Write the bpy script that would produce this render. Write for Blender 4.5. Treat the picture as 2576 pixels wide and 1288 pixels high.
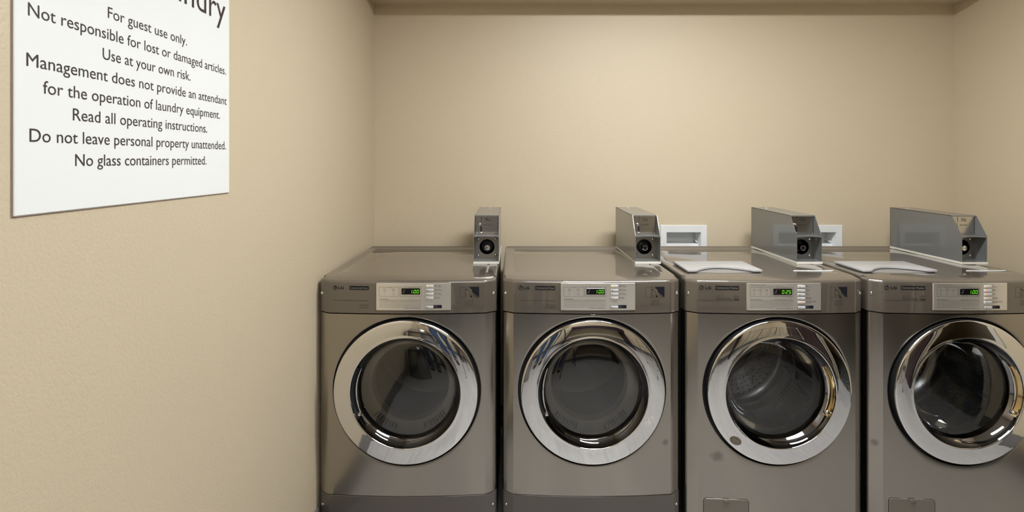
import bpy, bmesh, math, random
from mathutils import Vector, Matrix

S = bpy.context.scene
COL = S.collection
for o in list(bpy.data.objects):
    bpy.data.objects.remove(o)
PI = math.pi
rnd = random.Random(7)

# ------------------------------------------------------------------ camera
EYE = 1.43
cam_d = bpy.data.cameras.new('camera')
cam = bpy.data.objects.new('camera', cam_d)
COL.objects.link(cam)
cam.location = (0, 0, EYE)
cam.rotation_euler = (PI / 2, 0, 0)
cam_d.sensor_width = 36.0
cam_d.lens = 36.0 * 1304.0 / 2576.0
cam_d.shift_y = -239.0 / 2576.0
cam_d.clip_start = 0.02
S.camera = cam

# ------------------------------------------------------------------ world, exposure
w = bpy.data.worlds.new('world')
S.world = w
w.use_nodes = True
w.node_tree.nodes['Background'].inputs[0].default_value = (1, 1, 1, 1)
w.node_tree.nodes['Background'].inputs[1].default_value = 0.05
S.view_settings.view_transform = 'Standard'
S.view_settings.look = 'None'
S.view_settings.gamma = 1.0
S.view_settings.use_curve_mapping = False
S.view_settings.exposure = 0.0
LAMP_MAIN = 67.0      # emission of the ceiling fixtures' diffusers
LAMP_REAR = 15.0

# ------------------------------------------------------------------ room measures
XL, XR = -0.742, 2.388
YB, YF = 2.80, -1.45
ZC = 2.53
SOF_Y, SOF_Z = 2.547, 2.274


# ------------------------------------------------------------------ materials
def srgb(r, g, b):
    f = lambda c: (c / 255 / 12.92) if c / 255 <= 0.04045 else ((c / 255 + 0.055) / 1.055) ** 2.4
    return (f(r), f(g), f(b))


def mat(name, col, rough=0.5, metal=0.0, coat=0.0, coat_rough=0.05, emit=None, estr=0.0, spec=0.5):
    m = bpy.data.materials.new(name)
    m.use_nodes = True
    p = m.node_tree.nodes['Principled BSDF']
    p.inputs['Base Color'].default_value = (*col, 1)
    p.inputs['Roughness'].default_value = rough
    p.inputs['Metallic'].default_value = metal
    p.inputs['Coat Weight'].default_value = coat
    p.inputs['Coat Roughness'].default_value = coat_rough
    p.inputs['Coat IOR'].default_value = 1.7
    p.inputs['Specular IOR Level'].default_value = spec
    if emit:
        p.inputs['Emission Color'].default_value = (*emit, 1)
        p.inputs['Emission Strength'].default_value = estr
    m.diffuse_color = (*col, 1)
    return m


class NT:
    """small helper to add nodes to a material"""
    def __init__(self, m):
        self.t = m.node_tree
        self.p = self.t.nodes['Principled BSDF']

    def n(self, kind, **kw):
        nd = self.t.nodes.new(kind)
        for k, v in kw.items():
            if k in nd.inputs:
                nd.inputs[k].default_value = v
            else:
                setattr(nd, k, v)
        return nd

    def l(self, a, ao, b, bi):
        self.t.links.new(a.outputs[ao], b.inputs[bi])


def noise_color(m, scale, c0, c1, stretch=(1, 1, 1), detail=3.0, lo=0.3, hi=0.7):
    t = NT(m)
    tc = t.n('ShaderNodeTexCoord')
    mp = t.n('ShaderNodeMapping')
    mp.inputs['Scale'].default_value = stretch
    ns = t.n('ShaderNodeTexNoise', Scale=scale, Detail=detail)
    cr = t.n('ShaderNodeValToRGB')
    cr.color_ramp.elements[0].position = lo
    cr.color_ramp.elements[1].position = hi
    cr.color_ramp.elements[0].color = (*c0, 1)
    cr.color_ramp.elements[1].color = (*c1, 1)
    t.l(tc, 'Object', mp, 'Vector'); t.l(mp, 'Vector', ns, 'Vector'); t.l(ns, 'Fac', cr, 'Fac')
    t.l(cr, 'Color', t.p, 'Base Color')
    return t


def bump(m, scale, strength, dist, stretch=(1, 1, 1), detail=2.0):
    t = NT(m)
    tc = t.n('ShaderNodeTexCoord')
    mp = t.n('ShaderNodeMapping')
    mp.inputs['Scale'].default_value = stretch
    ns = t.n('ShaderNodeTexNoise', Scale=scale, Detail=detail)
    b = t.n('ShaderNodeBump', Strength=strength, Distance=dist)
    t.l(tc, 'Object', mp, 'Vector'); t.l(mp, 'Vector', ns, 'Vector'); t.l(ns, 'Fac', b, 'Height')
    t.l(b, 'Normal', t.p, 'Normal')
    return t


def wall_material():
    m = mat('beige_textured_paint', (0.605, 0.512, 0.368), rough=0.40, spec=0.5)
    t = NT(m)
    tc = t.n('ShaderNodeTexCoord')
    n1 = t.n('ShaderNodeTexNoise', Scale=150.0, Detail=5.0, Roughness=0.6)
    n1.inputs['Distortion'].default_value = 0.15
    n2 = t.n('ShaderNodeTexNoise', Scale=420.0, Detail=2.0)
    cr = t.n('ShaderNodeValToRGB')
    cr.color_ramp.elements[0].position = 0.33
    cr.color_ramp.elements[1].position = 0.56
    ad = t.n('ShaderNodeMath', operation='MULTIPLY_ADD')
    ad.inputs[1].default_value = 0.35
    b = t.n('ShaderNodeBump', Strength=0.36, Distance=0.0012)
    t.l(tc, 'Object', n1, 'Vector'); t.l(tc, 'Object', n2, 'Vector')
    t.l(n1, 'Fac', cr, 'Fac'); t.l(n2, 'Fac', ad, 0); t.l(cr, 'Color', ad, 2)
    t.l(ad, 'Value', b, 'Height'); t.l(b, 'Normal', t.p, 'Normal')
    return m


def floor_material():
    m = mat('grey_plank_tile', (0.42, 0.41, 0.40), rough=0.35)
    t = NT(m)
    tc = t.n('ShaderNodeTexCoord')
    br = t.n('ShaderNodeTexBrick', Scale=1.0)
    br.offset = 0.37
    br.inputs['Brick Width'].default_value = 0.9
    br.inputs['Row Height'].default_value = 0.15
    br.inputs['Mortar Size'].default_value = 0.0018
    br.inputs['Color1'].default_value = (0.47, 0.46, 0.455, 1)
    br.inputs['Color2'].default_value = (0.40, 0.39, 0.39, 1)
    br.inputs['Mortar'].default_value = (0.33, 0.32, 0.32, 1)
    mr = t.n('ShaderNodeMapping')
    mr.inputs['Rotation'].default_value = (0, 0, PI / 2)
    mp = t.n('ShaderNodeMapping')
    mp.inputs['Scale'].default_value = (60, 3, 1)
    ns = t.n('ShaderNodeTexNoise', Scale=1.0, Detail=4.0)
    mx = t.n('ShaderNodeMix', data_type='RGBA', blend_type='MULTIPLY')
    cr = t.n('ShaderNodeValToRGB')
    cr.color_ramp.elements[0].color = (0.72, 0.72, 0.72, 1)
    cr.color_ramp.elements[1].color = (1.12, 1.12, 1.12, 1)
    t.l(tc, 'Object', mr, 'Vector'); t.l(mr, 'Vector', br, 'Vector')
    t.l(tc, 'Object', mp, 'Vector'); t.l(mp, 'Vector', ns, 'Vector'); t.l(ns, 'Fac', cr, 'Fac')
    mx.inputs[0].default_value = 1.0
    t.t.links.new(br.outputs['Color'], mx.inputs[6]); t.t.links.new(cr.outputs['Color'], mx.inputs[7])
    t.t.links.new(mx.outputs[2], t.p.inputs['Base Color'])
    return m


def steel_material(name, smudge=None):
    """brushed stainless; smudge = (x, z, rx, rz) of a greasy finger mark on the sheet"""
    m = mat(name, (0.40, 0.375, 0.335), rough=0.2, metal=1.0)
    t = NT(m)
    tc = t.n('ShaderNodeTexCoord')
    mp = t.n('ShaderNodeMapping')
    mp.inputs['Scale'].default_value = (6, 6, 900)
    ns = t.n('ShaderNodeTexNoise', Scale=1.0, Detail=2.0)
    b = t.n('ShaderNodeBump', Strength=0.06, Distance=0.0004)
    mr = t.n('ShaderNodeMapRange')
    mr.inputs['To Min'].default_value = 0.17
    mr.inputs['To Max'].default_value = 0.27
    t.l(tc, 'Object', mp, 'Vector'); t.l(mp, 'Vector', ns, 'Vector'); t.l(ns, 'Fac', b, 'Height')
    t.l(ns, 'Fac', mr, 'Value')
    t.l(b, 'Normal', t.p, 'Normal'); t.l(mr, 'Result', t.p, 'Roughness')
    if smudge:
        sx, sz, rx, rz = smudge
        ms = t.n('ShaderNodeMapping')
        ms.inputs['Location'].default_value = (-sx / rx, 0, -sz / rz)
        ms.inputs['Scale'].default_value = (1 / rx, 0.0, 1 / rz)
        ln = t.n('ShaderNodeVectorMath', operation='LENGTH')
        n2 = t.n('ShaderNodeTexNoise', Scale=90.0, Detail=3.0)
        ad = t.n('ShaderNodeMath', operation='MULTIPLY_ADD')
        ad.inputs[1].default_value = 0.6
        cr = t.n('ShaderNodeValToRGB')
        cr.color_ramp.elements[0].position = 0.55
        cr.color_ramp.elements[1].position = 1.45
        cr.color_ramp.elements[0].color = (0.25, 0.235, 0.21, 1)
        cr.color_ramp.elements[1].color = (0.40, 0.375, 0.335, 1)
        t.l(tc, 'Object', ms, 'Vector'); t.l(ms, 'Vector', ln, 0)
        t.l(tc, 'Object', n2, 'Vector'); t.l(n2, 'Fac', ad, 0); t.l(ln, 'Value', ad, 2)
        t.l(ad, 'Value', cr, 'Fac'); t.l(cr, 'Color', t.p, 'Base Color')
    return m


def glass_material(name, tint, ior=1.5, extra=0.02):
    m = bpy.data.materials.new(name)
    m.use_nodes = True
    nt = m.node_tree
    nt.nodes.remove(nt.nodes['Principled BSDF'])
    out = nt.nodes['Material Output']
    tr = nt.nodes.new('ShaderNodeBsdfTransparent'); tr.inputs[0].default_value = (*tint, 1)
    gl = nt.nodes.new('ShaderNodeBsdfGlossy'); gl.inputs['Roughness'].default_value = 0.015
    gl.inputs[0].default_value = (1, 1, 1, 1)
    fr = nt.nodes.new('ShaderNodeFresnel'); fr.inputs['IOR'].default_value = ior
    ad = nt.nodes.new('ShaderNodeMath'); ad.operation = 'ADD'; ad.inputs[1].default_value = extra; ad.use_clamp = True
    mx = nt.nodes.new('ShaderNodeMixShader')
    nt.links.new(fr.outputs[0], ad.inputs[0]); nt.links.new(ad.outputs[0], mx.inputs[0])
    nt.links.new(tr.outputs[0], mx.inputs[1]); nt.links.new(gl.outputs[0], mx.inputs[2])
    nt.links.new(mx.outputs[0], out.inputs[0])
    m.diffuse_color = (*tint, 0.3)
    return m


def drum_material():
    """perforated stainless drum: dots from angle and depth about the drum's own axis"""
    m = mat('perforated_drum_steel', (0.45, 0.44, 0.43), rough=0.36, metal=1.0)
    t = NT(m)
    tc = t.n('ShaderNodeTexCoord')
    uv = t.n('ShaderNodeMapping')
    uv.inputs['Scale'].default_value = (1, 1, 0)
    fr = t.n('ShaderNodeVectorMath', operation='FRACTION')
    sb = t.n('ShaderNodeVectorMath', operation='SUBTRACT')
    sb.inputs[1].default_value = (0.5, 0.5, 0.0)
    ln = t.n('ShaderNodeVectorMath', operation='LENGTH')
    cr = t.n('ShaderNodeValToRGB')
    cr.color_ramp.elements[0].position = 0.17
    cr.color_ramp.elements[1].position = 0.22
    cr.color_ramp.elements[0].color = (0.02, 0.02, 0.02, 1)
    cr.color_ramp.elements[1].color = (0.36, 0.35, 0.34, 1)
    t.l(tc, 'UV', uv, 'Vector'); t.l(uv, 'Vector', fr, 0); t.l(fr, 'Vector', sb, 0)
    t.l(sb, 'Vector', ln, 0); t.l(ln, 'Value', cr, 'Fac'); t.l(cr, 'Color', t.p, 'Base Color')
    return m


M = {}
M['wall'] = wall_material()
M['floor'] = floor_material()
M['ceiling'] = mat('white_ceiling_paint', (0.70, 0.68, 0.64), rough=0.8)
bump(M['ceiling'], 60, 0.3, 0.002)
M['base'] = mat('grey_vinyl_baseboard', (0.16, 0.15, 0.14), rough=0.4)
bump(M['base'], 40, 0.1, 0.001)
M['taupe'] = mat('taupe_metallic_enamel', srgb(92, 84, 75), rough=0.42, metal=0.2, coat=1.0, coat_rough=0.02)
M['taupe'].node_tree.nodes['Principled BSDF'].inputs['Coat IOR'].default_value = 1.8
bump(M['taupe'], 900, 0.05, 0.0003)
M['kick'] = mat('dark_taupe_enamel', srgb(86, 80, 75), rough=0.36, metal=0.25, coat=0.5, coat_rough=0.08)
bump(M['kick'], 900, 0.05, 0.0003)
M['chrome'] = mat('polished_chrome', (0.80, 0.80, 0.80), rough=0.025, metal=1.0)
M['chrome_darkened'] = mat('chrome_painted_dark_reflection', (0.24, 0.235, 0.24), rough=0.05, metal=1.0)  # chrome darkened in colour to imitate dark reflections in the bowl
M['warm_chrome'] = mat('chrome_painted_warm_reflection', (0.62, 0.47, 0.24), rough=0.08, metal=1.0)  # gold painted into chrome, standing in for the beige walls it mirrors
M['black'] = mat('black_rubber', (0.012, 0.012, 0.014), rough=0.45)
M['gasket'] = mat('grey_rubber', (0.16, 0.165, 0.175), rough=0.45)
M['cabinet'] = mat('cabinet_side_enamel', (0.05, 0.047, 0.043), rough=0.5)
M['plate'] = mat('brushed_label_aluminium', (0.90, 0.86, 0.80), rough=0.30, metal=0.82)
bump(M['plate'], 1.0, 0.08, 0.0003, (5, 5, 900))
M['screen'] = mat('black_display_window', (0.006, 0.006, 0.007), rough=0.12)
M['green'] = mat('green_led', (0.02, 0.1, 0.0), emit=(0.22, 1.0, 0.02), estr=1.1)
M['amber'] = mat('amber_led', (0.5, 0.25, 0.02), emit=(1.0, 0.52, 0.03), estr=0.8)
M['orange'] = mat('orange_led', (0.5, 0.2, 0.05), emit=(1.0, 0.30, 0.06), estr=0.8)
M['button'] = mat('light_grey_button_plastic', (0.55, 0.55, 0.56), rough=0.35)
M['ink'] = mat('dark_print_ink', (0.012, 0.011, 0.012), rough=0.6, spec=0.2)
M['ink_soft'] = mat('grey_print_ink', (0.030, 0.027, 0.026), rough=0.6, spec=0.2)
M['ink_light'] = mat('pale_print_ink', (0.22, 0.21, 0.20), rough=0.55)
M['navy'] = mat('navy_print', (0.007, 0.008, 0.015), rough=0.55, spec=0.25)
M['lid'] = mat('pale_grey_lid_plastic', (0.38, 0.375, 0.375), rough=0.38)
M['drawer'] = mat('grey_drawer_plastic', (0.24, 0.225, 0.215), rough=0.4)
M['white'] = mat('white_plastic', (0.78, 0.79, 0.79), rough=0.4)
M['offwhite'] = mat('cream_gasket_strip', (0.72, 0.70, 0.63), rough=0.45)
M['coin'] = mat('grey_coin_box_enamel', srgb(112, 114, 114), rough=0.38, metal=0.2, coat=0.7, coat_rough=0.04)
M['coinsteel'] = mat('brushed_coin_plate_steel', (0.58, 0.56, 0.53), rough=0.22, metal=1.0)
bump(M['coinsteel'], 1.0, 0.08, 0.0003, (5, 5, 900))
M['zinc'] = mat('zinc_back_plate', (0.34, 0.33, 0.31), rough=0.35, metal=0.9)
M['hole'] = mat('black_cavity', (0.004, 0.004, 0.005), rough=0.7)
M['sign'] = mat('white_sign_face', (0.83, 0.86, 0.85), rough=0.35)
M['signedge'] = mat('sign_edge', (0.35, 0.27, 0.26), rough=0.5)
M['signink'] = mat('plum_black_sign_lettering', (0.040, 0.026, 0.033), rough=0.5)
M['dryglass'] = glass_material('tinted_door_glass', (0.72, 0.71, 0.69), 1.55, 0.05)
M['clrglass'] = glass_material('clear_door_glass', (0.74, 0.75, 0.76), 1.45, 0.03)
M['bowlglass'] = glass_material('moulded_bowl_glass', (0.82, 0.83, 0.84), 1.18, 0.01)
M['drygrey'] = mat('grey_dryer_front_plastic', (0.46, 0.45, 0.43), rough=0.5)
M['drydrum'] = mat('dryer_drum_metal', (0.16, 0.155, 0.145), rough=0.42, metal=0.4)
M['drum'] = drum_material()
M['drumplain'] = mat('plain_drum_steel', (0.50, 0.49, 0.48), rough=0.22, metal=1.0)
M['baffle'] = mat('smooth_baffle_steel', (0.62, 0.60, 0.56), rough=0.26, metal=1.0)
M['foil'] = mat('silver_foil_sticker', (0.86, 0.85, 0.76), rough=0.45, metal=0.0)
M['stickdark'] = mat('bronze_sticker', (0.16, 0.13, 0.08), rough=0.4, metal=0.3)
M['doorpaint'] = mat('dark_brown_door_veneer', (0.030, 0.017, 0.018), rough=0.35)
noise_color(M['doorpaint'], 3.0, (0.024, 0.013, 0.014), (0.040, 0.022, 0.022), (14, 14, 1))
M['trimpaint'] = mat('cream_door_trim', (0.55, 0.52, 0.45), rough=0.4)
M['table'] = mat('plum_brown_laminate', (0.030, 0.017, 0.026), rough=0.4)
noise_color(M['table'], 4.0, (0.026, 0.015, 0.022), (0.036, 0.020, 0.030), (1, 10, 1))
M['carpet'] = mat('blue_gold_carpet', (0.03, 0.05, 0.09), rough=0.95)
noise_color(M['carpet'], 9.0, (0.02, 0.045, 0.09), (0.20, 0.15, 0.06), (1, 3, 1), 4.0, 0.45, 0.62)
M['hatch'] = mat('warm_grey_hatch_plastic', srgb(122, 116, 107), rough=0.4, metal=0.3)
M['red'] = mat('red_valve_plastic', (0.45, 0.03, 0.04), rough=0.4)
M['blue'] = mat('blue_valve_plastic', (0.04, 0.08, 0.40), rough=0.4)
M['lamp'] = mat('glowing_diffuser', (0.9, 0.9, 0.9), emit=(0.98, 1.0, 1.005), estr=LAMP_MAIN)
M['lamp2'] = mat('glowing_diffuser_rear', (0.9, 0.9, 0.9), emit=(0.98, 1.0, 1.005), estr=LAMP_REAR)
M['lampframe'] = mat('white_fixture_enamel', (0.75, 0.75, 0.74), rough=0.4)
M['cansteel'] = mat('brushed_bin_steel', (0.33, 0.32, 0.31), rough=0.22, metal=1.0)


# ------------------------------------------------------------------ mesh builder
class MB:
    def __init__(self):
        self.v, self.f, self.mi, self.uv = [], [], [], {}
        self.cur = 0

    def add(self, vs, fs, flip=False):
        b = len(self.v)
        self.v += [tuple(p) for p in vs]
        for f in fs:
            f = [b + i for i in f]
            self.f.append(f[::-1] if flip else f)
            self.mi.append(self.cur)
        return b

    def box(self, x0, x1, y0, y1, z0, z1):
        vs = [(x, y, z) for x in (x0, x1) for y in (y0, y1) for z in (z0, z1)]
        self.add(vs, [(0, 1, 3, 2), (4, 6, 7, 5), (0, 4, 5, 1), (2, 3, 7, 6), (0, 2, 6, 4), (1, 5, 7, 3)])

    def rbox(self, x0, x1, y0, y1, z0, z1, r=0.002, seg=2):
        bm = bmesh.new()
        bmesh.ops.create_cube(bm, size=1)
        for v in bm.verts:
            v.co = ((x0 + x1) / 2 + v.co.x * (x1 - x0), (y0 + y1) / 2 + v.co.y * (y1 - y0), (z0 + z1) / 2 + v.co.z * (z1 - z0))
        bmesh.ops.bevel(bm, geom=list(bm.edges), offset=r, segments=seg, profile=0.5, affect='EDGES')
        self.bm(bm)

    def bm(self, bm):
        bm.verts.index_update()
        self.add([v.co[:] for v in bm.verts], [[v.index for v in f.verts] for f in bm.faces])
        bm.free()

    def lathe(self, prof, n=64, c=(0, 0, 0), a0=0.0, a1=2 * PI, axis='y', fn=None, cap0=False, cap1=False):
        """prof: list of (r, h); revolved about axis through c. fn(theta) may give a profile per angle"""
        full = abs(a1 - a0 - 2 * PI) < 1e-6
        m = n if full else n + 1
        vs = []
        k = len(prof) if prof else len(fn(a0))
        for i in range(m):
            th = a0 + (a1 - a0) * i / n
            for r, h in (fn(th) if fn else prof):
                if axis == 'y':
                    vs.append((c[0] + r * math.cos(th), c[1] + h, c[2] + r * math.sin(th)))
                elif axis == 'z':
                    vs.append((c[0] + r * math.cos(th), c[1] + r * math.sin(th), c[2] + h))
                else:
                    vs.append((c[0] + h, c[1] + r * math.cos(th), c[2] + r * math.sin(th)))
        fs = []
        for i in range(n):
            j = (i + 1) % m
            for q in range(k - 1):
                fs.append((i * k + q, i * k + q + 1, j * k + q + 1, j * k + q))
        if full and cap0:
            fs.append([i * k for i in range(m)])
        if full and cap1:
            fs.append([i * k + k - 1 for i in range(m)][::-1])
        return self.add(vs, fs)

    def prism(self, poly, h0, h1, plane='yz'):
        """extrude a closed 2D polygon; plane names the polygon's axes, h runs along the third"""
        n = len(poly)
        def P(a, b, h):
            return {'yz': (h, a, b), 'xz': (a, h, b), 'xy': (a, b, h)}[plane]
        vs = [P(a, b, h0) for a, b in poly] + [P(a, b, h1) for a, b in poly]
        fs = [list(range(n))[::-1], list(range(n, 2 * n))]
        fs += [(i, (i + 1) % n, n + (i + 1) % n, n + i) for i in range(n)]
        self.add(vs, fs)

    def tube(self, pts, r, n=10, cap=True):
        pts = [Vector(p) for p in pts]
        rings = []
        up = None
        for i, p in enumerate(pts):
            d = (pts[min(i + 1, len(pts) - 1)] - pts[max(i - 1, 0)]).normalized()
            if up is None:
                up = Vector((0, 0, 1)) if abs(d.z) < 0.9 else Vector((1, 0, 0))
            a = d.cross(up).normalized()
            b2 = a.cross(d).normalized()
            up = b2
            rr = r[i] if isinstance(r, (list, tuple)) else r
            rings.append([p + (a * math.cos(t) + b2 * math.sin(t)) * rr for t in [2 * PI * k / n for k in range(n)]])
        vs = [q for rg in rings for q in rg]
        fs = []
        for i in range(len(pts) - 1):
            for k in range(n):
                fs.append((i * n + k, i * n + (k + 1) % n, (i + 1) * n + (k + 1) % n, (i + 1) * n + k))
        if cap:
            fs.append(list(range(n))[::-1])
            fs.append([(len(pts) - 1) * n + k for k in range(n)])
        self.add(vs, fs)

    def obj(self, name, mats, parent=None, angle=35, recalc=True, loc=None):
        me = bpy.data.meshes.new(name)
        me.from_pydata(self.v, [], self.f)
        if not isinstance(mats, (list, tuple)):
            mats = [mats]
        for m in mats:
            me.materials.append(m)
        me.polygons.foreach_set('material_index', self.mi)
        if self.uv:
            ul = me.uv_layers.new(name='UVMap')
            for li, lp in enumerate(me.loops):
                ul.data[li].uv = self.uv.get(lp.vertex_index, (0, 0))
        if recalc:
            bm = bmesh.new(); bm.from_mesh(me)
            bmesh.ops.remove_doubles(bm, verts=bm.verts, dist=1e-6) if recalc == 'weld' else None
            bmesh.ops.recalc_face_normals(bm, faces=bm.faces)
            bm.to_mesh(me); bm.free()
        me.polygons.foreach_set('use_smooth', [True] * len(me.polygons))
        me.set_sharp_from_angle(angle=math.radians(angle))
        me.update()
        o = bpy.data.objects.new(name, me)
        COL.objects.link(o)
        if parent:
            o.parent = parent
        if loc:
            o.location = loc
        return o


def thing(name, label, cat, loc=(0, 0, 0), group=None):
    o = bpy.data.objects.new(name, None)
    o.empty_display_size = 0.1
    COL.objects.link(o)
    o.location = loc
    return tag(o, label, cat, group)


def tag(o, label, cat, group=None):
    o['label'] = label
    o['category'] = cat
    if group:
        o['group'] = group
    return o


def struct(o, label=None):
    o['kind'] = 'structure'
    if label:
        o['label'] = label
    return o


# ------------------------------------------------------------------ lettering
_tc = {}


def text2d(s, res=3, bold=0.0):
    key = (s, res, bold)
    if key in _tc:
        return _tc[key]
    cu = bpy.data.curves.new('lettering', 'FONT')
    cu.body = s
    cu.resolution_u = res
    cu.offset = bold
    ob = bpy.data.objects.new('lettering', cu)
    COL.objects.link(ob)
    dg = bpy.context.evaluated_depsgraph_get()
    me = bpy.data.meshes.new_from_object(ob.evaluated_get(dg))
    vs = [(v.co.x, v.co.y) for v in me.vertices]
    fs = [list(p.vertices) for p in me.polygons]
    bpy.data.objects.remove(ob); bpy.data.curves.remove(cu); bpy.data.meshes.remove(me)
    _tc[key] = (vs, fs)
    return vs, fs


CAP = None


def put_text(mb, s, place, u0, base, cap, width=None, align='l', res=2, bold=0.0):
    """lay lettering with its left/right/centre at u0, baseline at base; place(u, v) gives the 3D point"""
    global CAP
    if CAP is None:
        CAP = max(y for x, y in text2d('H')[0])
    vs, fs = text2d(s, res, bold)
    if not vs:
        return
    x0, x1 = min(x for x, y in vs), max(x for x, y in vs)
    ky = cap / CAP
    kx = width / (x1 - x0) if width else ky
    wd = (x1 - x0) * kx
    off = {'l': 0, 'r': -wd, 'c': -wd / 2}[align]
    mb.add([place(u0 + off + (x - x0) * kx, base + y * ky) for x, y in vs], fs)


SEG = {'0': 'abcdef', '1': 'bc', '2': 'abged', '5': 'afgcd'}


def digit(mb, ch, place, u, v, wd, ht, slant=0.12):
    t = wd * 0.17
    h2 = ht / 2
    segs = {'a': (t * .6, ht - t, wd - t * .6, ht), 'g': (t * .6, h2 - t / 2, wd - t * .6, h2 + t / 2), 'd': (t * .6, 0, wd - t * .6, t),
            'f': (0, h2 + t * .3, t, ht - t * .4), 'b': (wd - t, h2 + t * .3, wd, ht - t * .4),
            'e': (0, t * .4, t, h2 - t * .3), 'c': (wd - t, t * .4, wd, h2 - t * .3)}
    for k in SEG[ch]:
        a, b, c, d = segs[k]
        mb.add([place(u + x + slant * y, v + y) for x, y in ((a, b), (c, b), (c, d), (a, d))], [(0, 1, 2, 3)])


def rect(mb, place, u0, u1, v0, v1, n=1):
    vs, fs = [], []
    for i in range(n + 1):
        u = u0 + (u1 - u0) * i / n
        vs += [place(u, v0), place(u, v1)]
    for i in range(n):
        fs.append((2 * i, 2 * i + 2, 2 * i + 3, 2 * i + 1))
    mb.add(vs, fs)


def frame(mb, place, u0, u1, v0, v1, t):
    n = 6
    rect(mb, place, u0, u1, v1 - t, v1, n); rect(mb, place, u0, u1, v0, v0 + t, n)
    rect(mb, place, u0, u0 + t, v0, v1); rect(mb, place, u1 - t, u1, v0, v1)


def disc(mb, place, u, v, r, n=16):
    mb.add([place(u + r * math.cos(2 * PI * i / n), v + r * math.sin(2 * PI * i / n)) for i in range(n)], [list(range(n))])


def band(mb, place, u, v, r0, r1, a0, a1, n=16):
    vs, fs = [], []
    for i in range(n + 1):
        a = math.radians(a0 + (a1 - a0) * i / n)
        vs += [place(u + r0 * math.cos(a), v + r0 * math.sin(a)), place(u + r1 * math.cos(a), v + r1 * math.sin(a))]
    for i in range(n):
        fs.append((2 * i, 2 * i + 1, 2 * i + 3, 2 * i + 2))
    mb.add(vs, fs)


# ------------------------------------------------------------------ the room
def room():
    mb = MB(); mb.box(XL - .2, XR + 1.8, YF - .2, YB + .2, -0.1, 0.0)
    struct(mb.obj('floor', M['floor']), 'grey wood look plank tile floor')
    mb = MB(); mb.box(XL - .2, XR + .1, YF - .2, YB + .2, ZC, ZC + .1)
    struct(mb.obj('ceiling', M['ceiling']), 'white ceiling')
    mb = MB(); mb.box(XL - .1, XL, YF - .1, YB + .1, 0, ZC)
    struct(mb.obj('wall_left', M['wall']), 'beige textured wall carrying the white sign')
    # right wall, with the doorway cut out of it
    dy0, dy1, dz = DOOR_Y0, DOOR_Y1, 2.06
    mb = MB()
    mb.box(XR, XR + .1, YF - .1, dy0, 0, ZC); mb.box(XR, XR + .1, dy1, YB + .1, 0, ZC); mb.box(XR, XR + .1, dy0, dy1, dz, ZC)
    struct(mb.obj('wall_right', M['wall']), 'beige textured wall right of the washers')
    mb = MB(); mb.box(XL, XR, YF - .1, YF, 0, ZC)
    struct(mb.obj('wall_front', M['wall']), 'beige textured wall facing the machines')
    # back wall, with two openings for the recessed outlet boxes
    mb = MB()
    (ax0, ax1, az0, az1), (bx0, bx1, bz0, bz1) = OUTLETS
    xs = [XL, ax0, ax1, bx0, bx1, XR]
    for i in range(5):
        if i in (1, 3):
            z0, z1 = (az0, az1) if i == 1 else (bz0, bz1)
            mb.box(xs[i], xs[i + 1], YB, YB + .14, 0, z0); mb.box(xs[i], xs[i + 1], YB, YB + .14, z1, ZC)
        else:
            mb.box(xs[i], xs[i + 1], YB, YB + .14, 0, ZC)
    struct(mb.obj('wall_back', M['wall'], recalc='weld'), 'beige textured wall behind the machines')
    mb = MB(); mb.box(XL, XR, SOF_Y, YB, SOF_Z, ZC)
    struct(mb.obj('trim_1', M['wall']), 'beige soffit along the top of the back wall')
    for nm, b in (('baseboard_left', (XL, XL + .009, YF, YB)), ('baseboard_back', (XL + .009, XR, YB - .009, YB)),
                  ('baseboard_front', (XL + .009, XR, YF, YF + .009))):
        mb = MB(); mb.rbox(b[0], b[1], b[2], b[3], 0, .115, .002)
        struct(mb.obj(nm, M['base']))
    mb = MB()
    mb.rbox(XR - .009, XR, YF + .009, dy0 - .07, 0, .115, .002); mb.rbox(XR - .009, XR, dy1 + .07, YB - .009, 0, .115, .002)
    struct(mb.obj('baseboard_right', M['base']))
    # the dark door, open and folded back against the right wall
    mb = MB(); mb.rbox(XR - .075, XR - .033, dy0 - .94, dy0 - .03, .008, dz - .004, .002)
    d = struct(mb.obj('door_1', M['doorpaint']), 'dark brown door folded open against the right wall')
    h = MB()
    hx, hy = XR - .075, dy0 - .87
    h.lathe([(.0, -.012), (.026, -.012), (.026, 0)], 24, (hx, hy, 1.0), axis='x')
    h.tube([(hx - .005, hy, 1.0), (hx - .045, hy, 1.0), (hx - .05, hy + .01, 1.0), (hx - .05, hy + .12, 1.0)], .009, 12)
    h.obj('door_handle', M['chrome'], d)
    # corridor beyond the doorway
    mb = MB(); mb.box(XR + .1, XR + 1.7, YF - .1, YB + .1, -.02, .004)
    struct(mb.obj('floor', M['carpet']), 'blue and gold patterned corridor carpet')
    mb = MB(); mb.box(XR + 1.7, XR + 1.8, YF - .1, YB + .1, 0, ZC)
    struct(mb.obj('wall_corridor', M['wall']), 'beige corridor wall')
    mb = MB(); mb.box(XR + .1, XR + 1.7, YF - .2, YF - .1, 0, ZC); mb.box(XR + .1, XR + 1.7, YB + .1, YB + .2, 0, ZC)
    struct(mb.obj('wall_corridor_end', M['wall']), 'beige corridor end walls')
    mb = MB(); mb.box(XR + .1, XR + 1.8, YF - .2, YB + .2, ZC, ZC + .1)
    struct(mb.obj('ceiling', M['ceiling']), 'white corridor ceiling')
    mb = MB()
    mb.rbox(XR - .012, XR + .02, dy0 - .065, dy0, 0, dz + .065, .003); mb.rbox(XR - .012, XR + .02, dy1, dy1 + .065, 0, dz + .065, .003)
    mb.rbox(XR - .012, XR + .02, dy0, dy1, dz, dz + .065, .003)
    struct(mb.obj('trim_2', M['trimpaint']), 'cream casing around the doorway')


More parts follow.
